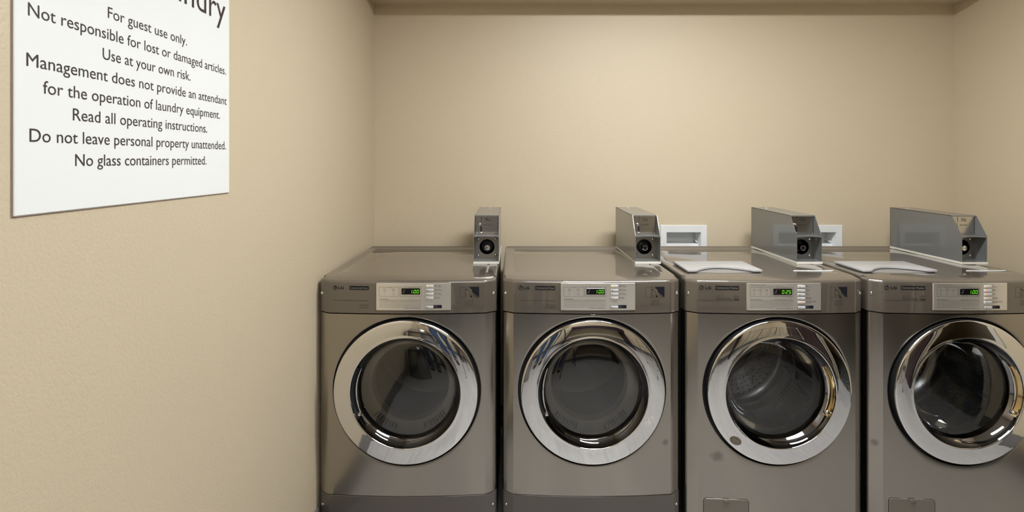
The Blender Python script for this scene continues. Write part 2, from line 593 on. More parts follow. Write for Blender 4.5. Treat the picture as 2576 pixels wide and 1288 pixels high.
DOOR_Y0, DOOR_Y1 = 0.44, 1.34
OUTLETS = ((.833, 1.019, .950, 1.046), (1.563, 1.749, .950, 1.046))
room()


def ceiling_light(x, y, lx, ly, m, label):
    t = thing('ceiling_light', label, 'ceiling light', (x, y, ZC))
    f = MB()
    e = .035
    for b in ((-lx / 2 - e, lx / 2 + e, -ly / 2 - e, -ly / 2), (-lx / 2 - e, lx / 2 + e, ly / 2, ly / 2 + e),
              (-lx / 2 - e, -lx / 2, -ly / 2, ly / 2), (lx / 2, lx / 2 + e, -ly / 2, ly / 2)):
        f.rbox(b[0], b[1], b[2], b[3], -.012, 0, .003)
    f.box(-.006, .006, -ly / 2, ly / 2, -.011, -.002)
    f.obj('frame', M['lampframe'], t)
    d = MB()
    d.box(-lx / 2, lx / 2, -ly / 2, ly / 2, -.006, -.001)
    d.obj('diffuser', m, t)
    return t


ceiling_light(.80, 1.45, 1.05, .24, M['lamp'], 'narrow white ceiling light panel in front of the machines')
ceiling_light(.30, -.35, 1.2, .55, M['lamp2'], 'white ceiling light panel nearer the facing wall')


# ------------------------------------------------------------------ wall sign
def wall_sign():
    k = .7378 / .736
    y0, y1, zb, zt = .7666 * k, 1.350 * k, 1.3475, 1.905
    xf = XL + .0042
    mb = MB()
    mb.rbox(XL + .0005, xf, y0, y1, zb, zt, .0012, 1)
    s = mb.obj('wall_sign', M['sign'])
    tag(s, 'white laundry rules sign with dark lettering on the left wall', 'sign')
    e = MB()
    ed = .0009
    e.box(XL + .0004, xf - .0014, y0 - ed, y0 + .001, zb - ed, zt + ed); e.box(XL + .0004, xf - .0014, y0, y1, zb - ed, zb + .001)
    e.obj('edge', M['signedge'], s)
    pl = lambda u, v: (xf + .0004, u * k, EYE + (v - EYE) * k)
    for a, b, tx in ((.79, 1.010, 'Guest'), (1.033, 1.331, 'Laundry')):
        t = MB()
        put_text(t, tx, pl, a, 1.784, .062, b - a, res=6)
        t.obj('lettering_heading', M['signink'], s, recalc=False)
    for a, b, z, tx in ((.9437, 1.1732, 1.691, 'For guest use only.'),
                        (.788, 1.333, 1.6515, 'Not responsible for lost or damaged articles.'),
                        (.9318, 1.1863, 1.6135, 'Use at your own risk.'),
                        (.7854, 1.3366, 1.5745, 'Management does not provide an attendant'),
                        (.8133, 1.3057, 1.536, 'for the operation of laundry equipment.'),
                        (.8685, 1.2512, 1.4983, 'Read all operating instructions.'),
                        (.7905, 1.333, 1.4595, 'Do not leave personal property unattended.'),
                        (.8732, 1.248, 1.4215, 'No glass containers permitted.')):
        t = MB()
        put_text(t, tx, pl, a, z, .0202, b - a, res=4)
        t.obj('lettering_line', M['signink'], s, recalc=False)


wall_sign()

# ------------------------------------------------------------------ laundry machines (local: x across, y back, z up; y=0 at the front fold)
HX, CX, CY, BOW = .337, .296, .027, .0145
ZTOP, ZFRONT, ZCTL, ZSEAM = .986, .981, .858, .1775
YR, YCREASE = .735, .067
DZ, RH = .569, .279     # door centre height, hole radius


def ysurf(x):
    a = abs(x)
    if a <= CX:
        return -BOW * (1 - (x / CX) ** 2)
    return CY * min(1.0, (a - CX) / (HX - CX))


def outline(y_side):
    """front outline from the left side round to the right, with softened folds"""
    pts = [(-HX, y_side), (-HX, CY + .012)]
    def fil(p0, p1, p2, d, n=4):
        out = []
        a = (Vector(p0) - Vector(p1)).normalized() * d + Vector(p1)
        c = (Vector(p2) - Vector(p1)).normalized() * d + Vector(p1)
        for i in range(n + 1):
            t = i / n
            q = a * (1 - t) ** 2 + Vector(p1) * 2 * t * (1 - t) + c * t * t
            out.append((q.x, q.y))
        return out
    pts += fil((-HX, y_side), (-HX, CY), (-CX, 0), .009)
    pts += fil((-HX, CY), (-CX, 0), (-CX + .05, ysurf(-CX + .05)), .005, 3)
    n = 24
    for i in range(1, n):
        x = -CX + .012 + (2 * CX - .024) * i / n
        pts.append((x, ysurf(x)))
    left = [p for p in pts if p[0] < -.28]
    return pts + [(-x, y) for x, y in left[::-1]]


def sweep(mb, pts, rows):
    """rows: list of (z, inset) or (z, None, ycap) ; builds a wall following the outline"""
    n = len(pts)
    nor = []
    for i in range(n):
        a, b = pts[max(i - 1, 0)], pts[min(i + 1, n - 1)]
        d = Vector((b[0] - a[0], b[1] - a[1])).normalized()
        nor.append((d.y, -d.x))
    vs = []
    for row in rows:
        z, ins = row[0], row[1]
        for (x, y), (nx, ny) in zip(pts, nor):
            if len(row) == 3:
                vs.append((max(-HX + ins, min(HX - ins, x)), row[2], z))
            else:
                vs.append((x - nx * ins, y - ny * ins, z))
    fs = []
    for r in range(len(rows) - 1):
        for i in range(n - 1):
            fs.append((r * n + i, r * n + i + 1, (r + 1) * n + i + 1, (r + 1) * n + i))
    mb.add(vs, fs)


def on_front(eps):
    return lambda u, v: (u, ysurf(u) - eps, v)


def top_panel(t):
    """painted top sheet with rolled sides and a pressed groove along left, rear and right"""
    gx, gy0, gy1, gw = .294, .125, .665, .007
    xs = [-HX, -HX, -HX + .0012, -HX + .0035, -HX + .007, -HX + .012]
    xz = [-.03, -.008, -.004, -.0015, -.0003, 0]
    for s in (-1, 1):
        if s == -1:
            xs += [-gx - gw, -gx - gw / 2, -gx, -gx + gw / 2, -gx + gw]
            xz += [0] * 5
            xs += [-.15, 0, .15]; xz += [0] * 3
        else:
            xs += [gx - gw, gx - gw / 2, gx, gx + gw / 2, gx + gw]
            xz += [0] * 5
    xs += [HX - .012, HX - .007, HX - .0035, HX - .0012, HX, HX]
    xz += [0, -.0003, -.0015, -.004, -.008, -.03]
    ys = [YCREASE, YCREASE, YCREASE + .02, gy0 - .004, gy0 + .004, .3, .5, gy1 - gw, gy1 - gw / 2, gy1, gy1 + gw / 2, gy1 + gw, (.717), .720, .723, .730, YR - .002, YR, YR]
    yz = [-.03] + [0] * 12 + [.0025, .004, .004, .002, -.004, -.03]
    def groove(x, y):
        d = 9
        if gy0 <= y <= gy1 + gw:
            d = min(d, abs(abs(x) - gx)) if y <= gy1 + .001 else d
        if abs(x) <= gx + .001:
            d = min(d, abs(y - gy1))
        return -.0022 * max(0, 1 - (d / gw)) if d < gw else 0
    vs, fs = [], []
    for j, y in enumerate(ys):
        for i, x in enumerate(xs):
            vs.append((x, y, ZTOP + min(xz[i] + groove(x, y) + (yz[j] if xz[i] == 0 or yz[j] < 0 else 0), .01)))
    k = len(xs)
    for j in range(len(ys) - 1):
        for i in range(k - 1):
            fs.append((j * k + i, j * k + i + 1, (j + 1) * k + i + 1, (j + 1) * k + i))
    mb = MB(); mb.add(vs, fs)
    return mb.obj('top_panel', M['taupe'], t, angle=50)


def screw(mb, p, n, r=.0055):
    """dome head screw at p facing n ('y' front, 'x', '-x', 'z')"""
    pr = [(0, r * .55), (r * .45, r * .5), (r * .8, r * .3), (r, 0.0), (r, -.001)]
    if n == 'z':
        mb.lathe(pr, 20, p, axis='z')
    else:
        mb.lathe([(a, -h) for a, h in pr], 20, p, axis='y')


def front_panel(t, z0, steel, coin_door):
    mb = MB()
    z1 = ZCTL - .0015
    ang = sorted([2 * PI * i / 144 for i in range(144)] + [math.atan2(z - DZ, x) % (2 * PI) for x in (-CX, CX) for z in (z0, z1)])
    K = 7
    vs = []
    for a in ang:
        ca, sa = math.cos(a), math.sin(a)
        tx = (CX / abs(ca)) if abs(ca) > 1e-9 else 1e9
        tz = ((z1 - DZ) / sa) if sa > 1e-9 else ((z0 - DZ) / sa if sa < -1e-9 else 1e9)
        R = min(tx, tz)
        # hole lip: back edge, rim, then out over the sheet
        col = []
        yh = ysurf(RH * ca)
        col.append((RH * ca * .995, yh + .03, DZ + RH * .995 * sa))
        col.append((RH * ca * .995, yh + .004, DZ + RH * .995 * sa))
        col.append((RH * ca * .998, yh + .001, DZ + RH * .998 * sa))
        for k in range(K + 1):
            f = (k / K) ** 1.3
            r = (RH + .002) * (1 - f) + R * f
            x, z = r * ca, DZ + r * sa
            col.append((x, ysurf(max(-CX, min(CX, x))), z))
        vs += col
    n, c = len(ang), K + 4
    fs = []
    for i in range(n):
        j = (i + 1) % n
        for q in range(c - 1):
            fs.append((i * c + q, i * c + q + 1, j * c + q + 1, j * c + q))
    mb.add(vs, fs)
    # top return of the sheet
    m = 30
    vs = []
    for i in range(m + 1):
        x = -CX + 2 * CX * i / m
        vs += [(x, ysurf(x), z1), (x, ysurf(x) + .012, z1 + .0005)]
    mb.add(vs, [(2 * i, 2 * i + 2, 2 * i + 3, 2 * i + 1) for i in range(m)])
    # folded corners
    for s in (-1, 1):
        pl = [(CX, 0), (HX - .008, CY - .0053), (HX - .003, CY + .0005), (HX - .0005, CY + .006), (HX, CY + .012), (HX, .075)]
        vs = []
        for x, y in pl:
            vs += [(s * x, y, z0), (s * x, y, z1)]
        mb.add(vs, [(2 * i, 2 * i + 2, 2 * i + 3, 2 * i + 1) for i in range(len(pl) - 1)])
        mb.add([(s * x, y, z1) for x, y in pl] + [(s * (x - .01), y + .008, z1 + .0005) for x, y in pl],
               [(i, i + 1, len(pl) + i + 1, len(pl) + i) for i in range(len(pl) - 1)])
    return mb.obj('front_panel', steel, t, angle=28, recalc='weld')


def cabinet(t, fascia_bottom):
    mb = MB()
    mb.box(-HX + .0005, -HX + .003, .0755, YR - .001, .012, ZTOP - .031)
    mb.box(HX - .003, HX - .0005, .0755, YR - .001, .012, ZTOP - .031)
    mb.box(-HX + .0005, HX - .0005, YR - .004, YR - .001, .012, ZTOP - .031)
    mb.box(-HX + .0005, HX - .0005, .0755, YR - .001, .012, .02)
    for x in (-.28, .28):
        for y in (.12, .66):
            mb.lathe([(0, .0), (.022, .0), (.022, .012), (.012, .013)], 20, (x, y, 0), axis='z')
    # dark bulkhead behind the fascia and the door hole
    ring = 64
    vs = []
    for i in range(ring):
        a = 2 * PI * i / ring
        ca, sa = math.cos(a), math.sin(a)
        R = min(.333 / max(abs(ca), 1e-6), (.39 if sa > 0 else .55) / max(abs(sa), 1e-6))
        vs += [(.262 * ca, .06, DZ + .262 * sa), (R * ca, .06, DZ + R * sa)]
    mb.add(vs, [(2 * i, 2 * i + 1, (2 * i + 3) % (2 * ring), (2 * i + 2) % (2 * ring)) for i in range(ring)])
    return mb.obj('cabinet', M['cabinet'], t)


def door_ring(t, pocket_dir, washer):
    """chrome door ring, cone shaped, falling into a polished bowl; pocket_dir 0 = right, PI = left"""
    yb = -.019
    outer = [(.260, .004), (.2675, .003), (.2684, -.001), (.2680, -.0035), (.2672, -.0052), (.2656, -.0064)]
    face = []
    for i in range(1, 9):
        f = i / 8
        face.append((.2656 - f * (.2656 - .2095), -.0064 - .0068 * f - .0012 * math.sin(PI * f)))
    rim = [(.2078, -.0140), (.2062, -.0142), (.2049, -.0135), (.2042, -.0120)]
    prof = [(r, y + yb) for r, y in outer + face + rim]
    mb = MB(); mb.lathe(prof, 160, (0, 0, DZ))
    d = mb.obj('door', M['chrome'], t, angle=40)
    k = MB(); k.lathe([(.258, .014), (.2674, .012), (.2686, .004), (.2686, yb + .0005)], 128, (0, 0, DZ))
    k.obj('skirt', M['black'], d)['label'] = 'black skirt behind the chrome ring'
    # polished bowl between rim and glass
    def bowl(th):
        return [(.2042, yb - .012), (.2018, yb - .004), (.1965, yb + .008), (.1905, yb + .018), (.1862, yb + .0235), (.185, yb + .0255)]
    b = MB(); b.lathe(None, 144, (0, 0, DZ), fn=bowl)
    b.obj('inner_bezel', M['chrome_darkened'], d)
    # grip recess cut into the bowl: a crescent scoop with a bright lip
    h = MB()
    a0, a1 = pocket_dir - math.radians(27), pocket_dir + math.radians(29)
    n = 40
    vs, fs = [], []
    for i in range(n + 1):
        th = a0 + (a1 - a0) * i / n
        wgt = max(0.0, math.sin(PI * i / n)) ** .6
        pr = [(.2052, -.0128), (.2052 + .001 * wgt, -.0118), (.2005 - .001 * wgt, -.001), (.196 - .0015 * wgt, .006 + .004 * wgt), (.1925 - .003 * wgt, .012 + .003 * wgt), (.1905 - .004 * wgt, .0105)]
        for r, y in pr:
            vs.append((r * math.cos(th), yb + y - .0012, DZ + r * math.sin(th)))
    k = 6
    for i in range(n):
        for q in range(k - 1):
            fs.append((i * k + q, i * k + q + 1, (i + 1) * k + q + 1, (i + 1) * k + q))
    h.add(vs, fs)
    h.obj('grip_recess', M['warm_chrome'] if washer else M['hole'], d, angle=60)  # washers: painted warm reflection; dryers: black colour for the pocket's shade
    # raised grip bar along the inner side of the recess
    g = MB()
    pts, rr = [], []
    for i in range(25):
        th = a0 + (a1 - a0) * i / 24
        f = math.sin(PI * i / 24)
        r = .1885 - .003 * f
        pts.append((r * math.cos(th), yb + .0075 - .004 * f, DZ + r * math.sin(th)))
        rr.append(.0016 + .0018 * f)
    g.tube(pts, rr, 10)
    g.obj('grip_bar', M['chrome'], d)
    low = a1 if math.cos(pocket_dir) < 0 else a0
    kn = MB()
    th = low + (.06 if low == a0 else -.06)
    kn.lathe([(0, -.010), (.005, -.009), (.008, -.004), (.008, .004)], 20, (.191 * math.cos(th), yb + .004, DZ + .191 * math.sin(th)))
    kn.obj('latch_button', M['chrome'], d)
    return d, yb


def sticker(d, x, z, r, kind):
    """small printed label on the door ring's cone face"""
    rad = math.hypot(x, z - DZ)
    def pl(u, v):
        rr = math.hypot(u, v - DZ)
        f = (.2656 - rr) / (.2656 - .2095)
        return (u, -.019 - .0064 - .0068 * f - .0012 * math.sin(PI * max(0, min(1, f))) - .0006, v)
    mb = MB()
    if kind == 'foil':
        # open leaf shaped loops of silver foil
        for (cx, cz, a, b, rot) in ((x - .006, z - .006, .0125, .0075, .3), (x + .005, z + .006, .0145, .0085, 1.0)):
            def e(s, th):
                ex, ez = a * s * math.cos(th), b * s * math.sin(th)
                return (cx + ex * math.cos(rot) - ez * math.sin(rot), cz + ex * math.sin(rot) + ez * math.cos(rot))
            n = 24
            vs = []
            for i in range(n):
                th = 2 * PI * i / n
                vs += [pl(*e(1, th)), pl(*e(.84, th))]
            mb.add(vs, [(2 * i, 2 * i + 1, (2 * i + 3) % (2 * n), (2 * i + 2) % (2 * n)) for i in range(n)])
            for i in range(4):
                th = 2 * PI * i / 4 + .4
                p, q, s2 = e(.95, th - .08), e(.95, th + .08), e(.05, th)
                mb.add([pl(*p), pl(*q), pl(*s2)], [(0, 1, 2)])
        mb.obj('foil_sticker', M['foil'], d, recalc=False)['label'] = 'silver foil sticker'
    else:
        n = 28
        vs = [pl(x, z)] + [pl(x + .021 * math.cos(2 * PI * i / n) , z + .0165 * math.sin(2 * PI * i / n) - .25 * .021 * math.cos(2 * PI * i / n)) for i in range(n)]
        mb.add(vs, [(0, i + 1, (i + 1) % n + 1) for i in range(n)])
        mb.cur = 1
        p2 = lambda u, v: (pl(u, v)[0], pl(u, v)[1] - .0003, pl(u, v)[2])
        band(mb, p2, x, z, .0125, .0142, 20, 160); band(mb, p2, x, z, .0095, .0118, 200, 340)
        band(mb, p2, x - .004, z, .003, .0062, 0, 300); band(mb, p2, x + .007, z - .001, .002, .0045, 60, 360)
        mb.obj('round_sticker', [M['stickdark'], M['ink_light']], d, recalc=False)['label'] = 'bronze oval sticker'


def machine(x, label, washer, time_txt, lit, steel, plate_dx, group):
    kind = 'washing_machine' if washer else 'tumble_dryer'
    t = thing(kind, label, 'washing machine' if washer else 'tumble dryer', (x, 1.95, 0), group)
    cabinet(t, ZCTL)
    top_panel(t)
    # fascia that wraps over the front edge of the top
    mb = MB()
    ol = outline(YCREASE)
    sweep(mb, ol, [(ZCTL + .003, .014), (ZCTL + .001, .002), (ZCTL + .0022, .0), (.970, 0), (.9752, .0009), (.9788, .0030), (.9812, .0065), (.9826, .011), (ZTOP, .011, YCREASE)])
    fas = mb.obj('control_panel', M['taupe'], t, angle=45)
    front_panel(t, .014 if washer else ZSEAM + .001, steel, washer)
    if not washer:
        mb = MB()
        sweep(mb, outline(.075), [(.014, .004), (.016, 0), (ZSEAM - .006, 0), (ZSEAM - .003, .0008), (ZSEAM - .0012, .003), (ZSEAM - .0012, .014)])
        kp = mb.obj('kick_panel', M['kick'], t, angle=45)
        for s in (-1, 1):
            sc = MB()
            screw(sc, (s * .3225, ysurf(.3225) - .0005, .128), 'y', .0045)
            sc.obj('screw', M['chrome'], kp)
    # round gasket in the gap about the door
    mb = MB()
    mb.lathe([(RH - .0015, .02), (RH - .0018, .012), (.272, .012), (.255, .012), (.255, .03)], 128, (0, 0, DZ))
    mb.obj('door_gasket', M['black'], t)
    door, yb = door_ring(t, 0.0 if washer else PI, washer)

    # --- door glass and drum
    g = MB()
    if washer:
        g.lathe([(.185, yb + .0245), (.181, yb + .0225), (.172, yb + .020), (.15, yb + .017), (.10, yb + .0145), (.05, yb + .0135), (.0005, yb + .013)], 96, (0, 0, DZ))
        g.obj('glass', M['clrglass'], door, angle=60)
        g2 = MB()
        g2.lathe([(.184, yb + .028), (.178, yb + .040), (.165, yb + .075), (.150, yb + .115), (.142, yb + .132), (.130, yb + .140), (.08, yb + .146), (.0005, yb + .148)], 96, (0, 0, DZ))
        g2.obj('glass_bowl', M['bowlglass'], door, angle=60)
        mb = MB()
        mb.lathe([(.186, yb + .024), (.200, yb + .03), (.262, .03), (.262, .055), (.215, .06), (.188, .065), (.184, .075), (.190, .085), (.215, .09), (.262, .09)], 96, (0, 0, DZ))
        mb.obj('drum_seal', M['gasket'], t)
        # drum
        dm = MB()
        R, n = .255, 96
        y0, y1 = .088, .42
        rows = [(R - .025, y0), (R - .006, y0 + .006), (R, y0 + .02)] + [(R, y0 + .02 + (y1 - y0 - .04) * i / 8) for i in range(1, 9)] + [(R - .01, y1)]
        b = dm.lathe(rows, n, (0, 0, DZ))
        k = len(rows)
        for i in range(n):
            for q in range(k):
                # mirror the seam so that dots stay regular
                dm.uv[b + i * k + q] = (min(i, n - i) * 1.0, rows[q][1] / .0167)
        bb = dm.lathe([(R - .01, y1), (.19, y1 - .001), (.125, y1 - .004)], n, (0, 0, DZ))
        for i in range(n):
            for q, rr_ in enumerate((R - .01, .19, .125)):
                dm.uv[bb + i * 3 + q] = (min(i, n - i) * .5, rr_ / .0215)
        dm.lathe([(.125, y1 - .004), (.10, y1 - .012), (.06, y1 - .022), (.0005, y1 - .026)], n, (0, 0, DZ))
        dr = dm.obj('drum', M['drum'], t, angle=40)
        rm = MB()
        rm.lathe([(R - .001, y1 - .075), (R - .006, y1 - .055), (R - .018, y1 - .032), (R - .034, y1 - .016), (R - .046, y1 - .008), (R - .05, y1 - .002)], 96, (0, 0, DZ))
        rm.obj('drum_rim', M['drumplain'], dr)['label'] = 'smooth bright ring around the drum back'
        for a in (104, 224, 344):
            bf = MB()
            th0 = math.radians(a)
            sec = [(-.20, .256), (-.13, .243), (-.06, .215), (0, .203), (.06, .215), (.13, .243), (.20, .256)]
            vs, fs = [], []
            ny = 9
            for j in range(ny + 1):
                y = y0 + .025 + (y1 - y0 - .05) * j / ny
                tw = .30 * (j / ny - .5)
                e = min(1, 4 * min(j, ny - j) / ny + .12)
                for da, r in sec:
                    rr = .256 - (.256 - r) * e
                    vs.append((rr * math.cos(th0 + da + tw), y, DZ + rr * math.sin(th0 + da + tw)))
            for j in range(ny):
                for q in range(6):
                    fs.append((j * 7 + q, j * 7 + q + 1, (j + 1) * 7 + q + 1, (j + 1) * 7 + q))
            bf.add(vs, fs)
            bf.obj('drum_paddle', M['baffle'], dr, angle=60)
    else:
        g.lathe([(.185, yb + .0245), (.181, yb + .0215), (.172, yb + .019), (.160, yb + .0175), (.15, yb + .0155), (.10, yb + .0125), (.05, yb + .0115), (.0005, yb + .011)], 96, (0, 0, DZ))
        g.obj('glass', M['dryglass'], door, angle=60)
        mb = MB()
        mb.lathe([(.262, .02), (.215, .030), (.192, .040), (.186, .048), (.150, .070), (.146, .085), (.146, .11)], 96, (0, 0, DZ))
        fr = mb.obj('drum_front', M['drygrey'], t)
        for a0, a1 in ((222, 252), (290, 320)):
            sl = MB()
            for i in range(8):
                th = math.radians(a0 + (a1 - a0) * i / 7)
                for (r0, y0), (r1, y1) in (((.181, .0504), (.163, .0620)),):
                    hw = .0032
                    tx, tz = -math.sin(th), math.cos(th)
                    c0 = (r0 * math.cos(th), y0, DZ + r0 * math.sin(th)); c1 = (r1 * math.cos(th), y1, DZ + r1 * math.sin(th))
                    e = .0015
                    sl.add([(c0[0] - tx * hw, c0[1] - e, c0[2] - tz * hw), (c0[0] + tx * hw, c0[1] - e, c0[2] + tz * hw),
                            (c1[0] + tx * hw, c1[1] - e, c1[2] + tz * hw), (c1[0] - tx * hw, c1[1] - e, c1[2] - tz * hw)], [(0, 1, 2, 3)])
            sl.obj('lint_vent', M['hole'], fr, recalc=False)
        dm = MB()
        dm.lathe([(.15, .108), (.25, .115), (.255, .13), (.255, .55), (.24, .56), (.12, .565), (.0005, .55)], 96, (0, 0, DZ))
        dm.obj('drum', M['drydrum'], t, angle=45)

    # --- fascia print, plate, display and keys
    pf = on_front(.0009)
    dx = plate_dx
    ink = MB()
    if not washer:
        lx, l1, b0, b1 = -.269, -.2566, -.2137, -.1398
    else:
        lx, l1, b0, b1 = -.284, -.270, -.2337, -.147
    band(ink, pf, lx, .9545, .0072, .0079, 0, 360, 32)
    disc(ink, pf, lx, .9545, .0070, 24)
    put_text(ink, 'LG', pf, l1, .9493, .0098, .0215, bold=.02)
    rect(ink, pf, b0, b1, .9478, .9622, 8)
    ink.cur = 1
    rect(ink, pf, lx - .0075, b1, .9068, .9078, 10)
    if washer:
        put_text(ink, 'INVERTER', pf, b0 + .006, .9232, .0022, .024)
        put_text(ink, 'Direct Drive', pf, b0 + .006, .911, .0072, .0525)
        frame(ink, pf, b1 - .0185, b1, .9155, .9255, .0009)
        rect(ink, pf, b1 - .0185, b1, .9105, .9135, 2)
        band(ink, pf, b1 - .009, .9205, .0028, .0036, 20, 200)
    else:
        put_text(ink, 'Ultra Capacity', pf, b1, .8895, .0040, align='r')
        put_text(ink, 'Timer Operation', pf, b1, .8805, .0040, align='r')
    ink.cur = 2
    p2 = on_front(.0015)
    put_text(ink, 'Commercial Washer' if washer else 'Commercial Dryer', p2, (b0 + b1) / 2, .9515, .0068, (b1 - b0) * .94, align='c', bold=.008)
    band(ink, p2, lx, .9545, .0044, .0052, 100, 360)
    rect(ink, p2, lx - .0004, lx + .0050, .9540, .9547)
    rect(ink, p2, lx - .0012, lx - .0004, .9515, .9572); rect(ink, p2, lx - .0012, lx + .0012, .9512, .9519)
    disc(ink, p2, lx - .0026, .9565, .0008, 8)
    ink.obj('printed_lettering', [M['ink'], M['ink_soft'], M['ink_light']], fas, recalc=False)

    # hand pictogram
    s0, s1, z0, z1 = (.1994, .2718, .9186, .958) if not washer else (.193, .262, .9186, .958)
    pic = MB()
    frame(pic, pf, s0, s1, z0, z1, .0007)
    W, H = s1 - s0, z1 - z0
    P = lambda a, b, e=.0012: on_front(e)(s0 + a * W, z0 + b * H)
    pic.add([P(*q) for q in ((.50, 1), (1, 1), (1, .04), (.985, .04), (.80, .28), (.66, .52), (.62, .80), (.52, .86))], [list(range(8))])
    pic.add([P(*q) for q in ((.55, .30), (.56, .0), (.66, .0))], [(0, 1, 2)])
    pic.cur = 1
    for a, b in (((.28, .80), (.44, .66)), ((.44, .66), (.56, .40)), ((.56, .30), (.96, .03)), ((.27, .10), (.52, .28)), ((.32, .55), (.32, .2)),
                 ((.28, .80), (.40, .82)), ((.40, .82), (.40, .70)), ((.30, .80), (.34, .66))):
        v = Vector((b[0] - a[0], b[1] - a[1])).normalized() * .012
        pic.add([P(a[0] - v.y, a[1] + v.x), P(b[0] - v.y, b[1] + v.x), P(b[0] + v.y, b[1] - v.x), P(a[0] + v.y, a[1] - v.x)], [(0, 1, 2, 3)])
    for i, tx in enumerate(('1 LOAD WASHER' if washer else '1 LOAD DRYER', '2 CLOSE DOOR', '3 INSERT COIN', '4 SELECT CYCLE', '5 PRESS START')):
        put_text(pic, tx, pf, s0 + .018, .9070 - i * .0047, .0025, .034 - .001 * (i % 3), res=1)
    pic.obj('pictogram', [M['navy'], M['ink_soft']], fas, recalc=False)

    for s in (-1, 1):
        sc = MB()
        screw(sc, (s * .3255, ysurf(.3255) - .0004, .9285), 'y', .0058)
        sc.obj('screw', M['chrome'], fas)

    # brushed label plate
    u0, u1, v0, v1 = -.1165 + dx, .1625 + dx, .8725, .9740
    pm = MB()
    nseg = 18
    def corner_rows():
        r = .004
        rows = []
        for i in range(nseg + 1):
            u = u0 + (u1 - u0) * i / nseg
            rows.append((u, v0, v1))
        rows.insert(1, (u0 + r * .3, v0 + 0, v1)); rows.insert(-1, (u1 - r * .3, v0, v1))
        rows[0] = (u0, v0 + r * .5, v1 - r * .5); rows[-1] = (u1, v0 + r * .5, v1 - r * .5)
        return rows
    rows = corner_rows()
    vs, fs = [], []
    for i, (u, a, b) in enumerate(rows):
        y = ysurf(u)
        ends = i in (0, len(rows) - 1)
        e = .0024
        bw = .0012
        vs += [(u, y - .0001, a), (u, y - (e * .4 if ends else e * .8), a + bw * .35), (u, y - (e * .6 if ends else e), a + bw),
               (u, y - (e * .6 if ends else e), b - bw), (u, y - (e * .4 if ends else e * .8), b - bw * .35), (u, y - .0001, b)]
    for i in range(len(rows) - 1):
        for q in range(5):
            fs.append((i * 6 + q, (i + 1) * 6 + q, (i + 1) * 6 + q + 1, i * 6 + q + 1))
    fs.append([0, 1, 2, 3, 4, 5]); fs.append([(len(rows) - 1) * 6 + q for q in (5, 4, 3, 2, 1, 0)])
    pm.add(vs, fs)
    pm.cur = 1
    pp = on_front(.0028)
    U = lambda f: u0 + f * (u1 - u0)
    V = lambda f: v1 - f * (v1 - v0)
    if washer:
        X = lambda px: U((px - 95) / 2310)
        Y = lambda py: V((py - 120) / 850)
        bx = (205, 830, 250, 535); ex = (865, 1520, 250, 535); disp = (905, 1475, 288, 480)
        icons = ((318, 'Wash'), (512, 'Rinse'), (705, 'Spin')); dots = (412, 615); iy = (340, 408, 480)
        rules = ('Washer Safety Rules', (210, 550), 645)
        lines = ('1. Do not open the door until the cycle has completed. The door lock light shuts off, and the rotating',
                 'drum has come to a stop. 2. Do not wash articles that are flammable, contain flammable fumes or fire',
                 'products. 3. Do not tamper with the door safety switch or door lock. 4. Do not attempt to open the',
                 'door or place hands into the washer to remove or add clothes during operation. 5. Do not allow',
                 'children to operate and play in or around the machines.')
        ly = (705, 751, 797, 842, 888); lw = (1505, 1505, 1505, 1455, 915)
        web = (980, 1510, 918); bxk = (1663, 1890)
        keys = ((187, 262, 'Hot', 'Heavy Fabrics'), (310, 385, 'Warm', 'Perm Press'), (432, 507, 'Cold', 'Color Tie'),
                (554, 629, 'Delicates', 'Woolen Fabrics'), (676, 751, 'Add Super Wash', 'Heavily soiled'), (834, 914, '', ''))
        startr = (1895, 2155, 822, 918); tcap = 1.0
    else:
        X = lambda px: U((px - 188) / 2202)
        Y = lambda py: V((py - 150) / 805)
        bx = (275, 865, 266, 545); ex = (900, 1520, 262, 545); disp = (942, 1485, 298, 480)
        icons = ((440, 'Dry'), (702, 'Cooling')); dots = (572,); iy = (352, 413, 490)
        rules = ('Dryer Safety Rules', (290, 565), 633)
        lines = ('1. Do not dry articles containing foam, rubber, or any similarly textured rubber like materials.  2. Do',
                 'not dry articles which may contain cleaning solvents, gasoline, kerosene, or any other oils or waxes.',
                 '3. Do not attempt to open the door or place hands on to the dryer to remove or add before ending',
                 'operation.  4. Do not dry articles that are flammable, contain flammable fumes or fire products.',
                 '5. Do not allow children to operate and play in or around the machines.  6. Read the instructions.')
        ly = (685, 730, 776, 820, 864); lw = (1505,) * 5
        web = (1010, 1512, 900); bxk = (1660, 1878)
        keys = ((204, 274, 'High Temp', 'Towels / Heavy Dry'), (318, 390, 'Med Temp', 'Perm Press / Normal'), (432, 504, 'Low Temp', 'Delicates / Synthetics'),
                (548, 620, 'No Heat', 'Fluff / No Heat'), (814, 894, '', ''))
        startr = (1885, 2125, 798, 896)
    for q, half in ((bx, 118), (ex, 205)):
        a, b, c, d2, t2 = X(q[0]), X(q[1]), Y(q[3]), Y(q[2]), .0006
        m0, m1 = X((q[0] + q[1]) / 2 - half), X((q[0] + q[1]) / 2 + half)
        rect(pm, pp, a, m0, d2 - t2, d2, 2); rect(pm, pp, m1, b, d2 - t2, d2, 2); rect(pm, pp, a, b, c, c + t2, 5)
        rect(pm, pp, a, a + t2, c, d2); rect(pm, pp, b - t2, b, c, d2)
    put_text(pm, 'Processing', on_front(.0031), X((bx[0] + bx[1]) / 2), Y(bx[2] + 16), .0034, X(195) - X(0), align='c')
    put_text(pm, 'EST. Time Remaining', on_front(.0031), X((ex[0] + ex[1]) / 2), Y(ex[2] + 16), .0034, X(365) - X(0), align='c')
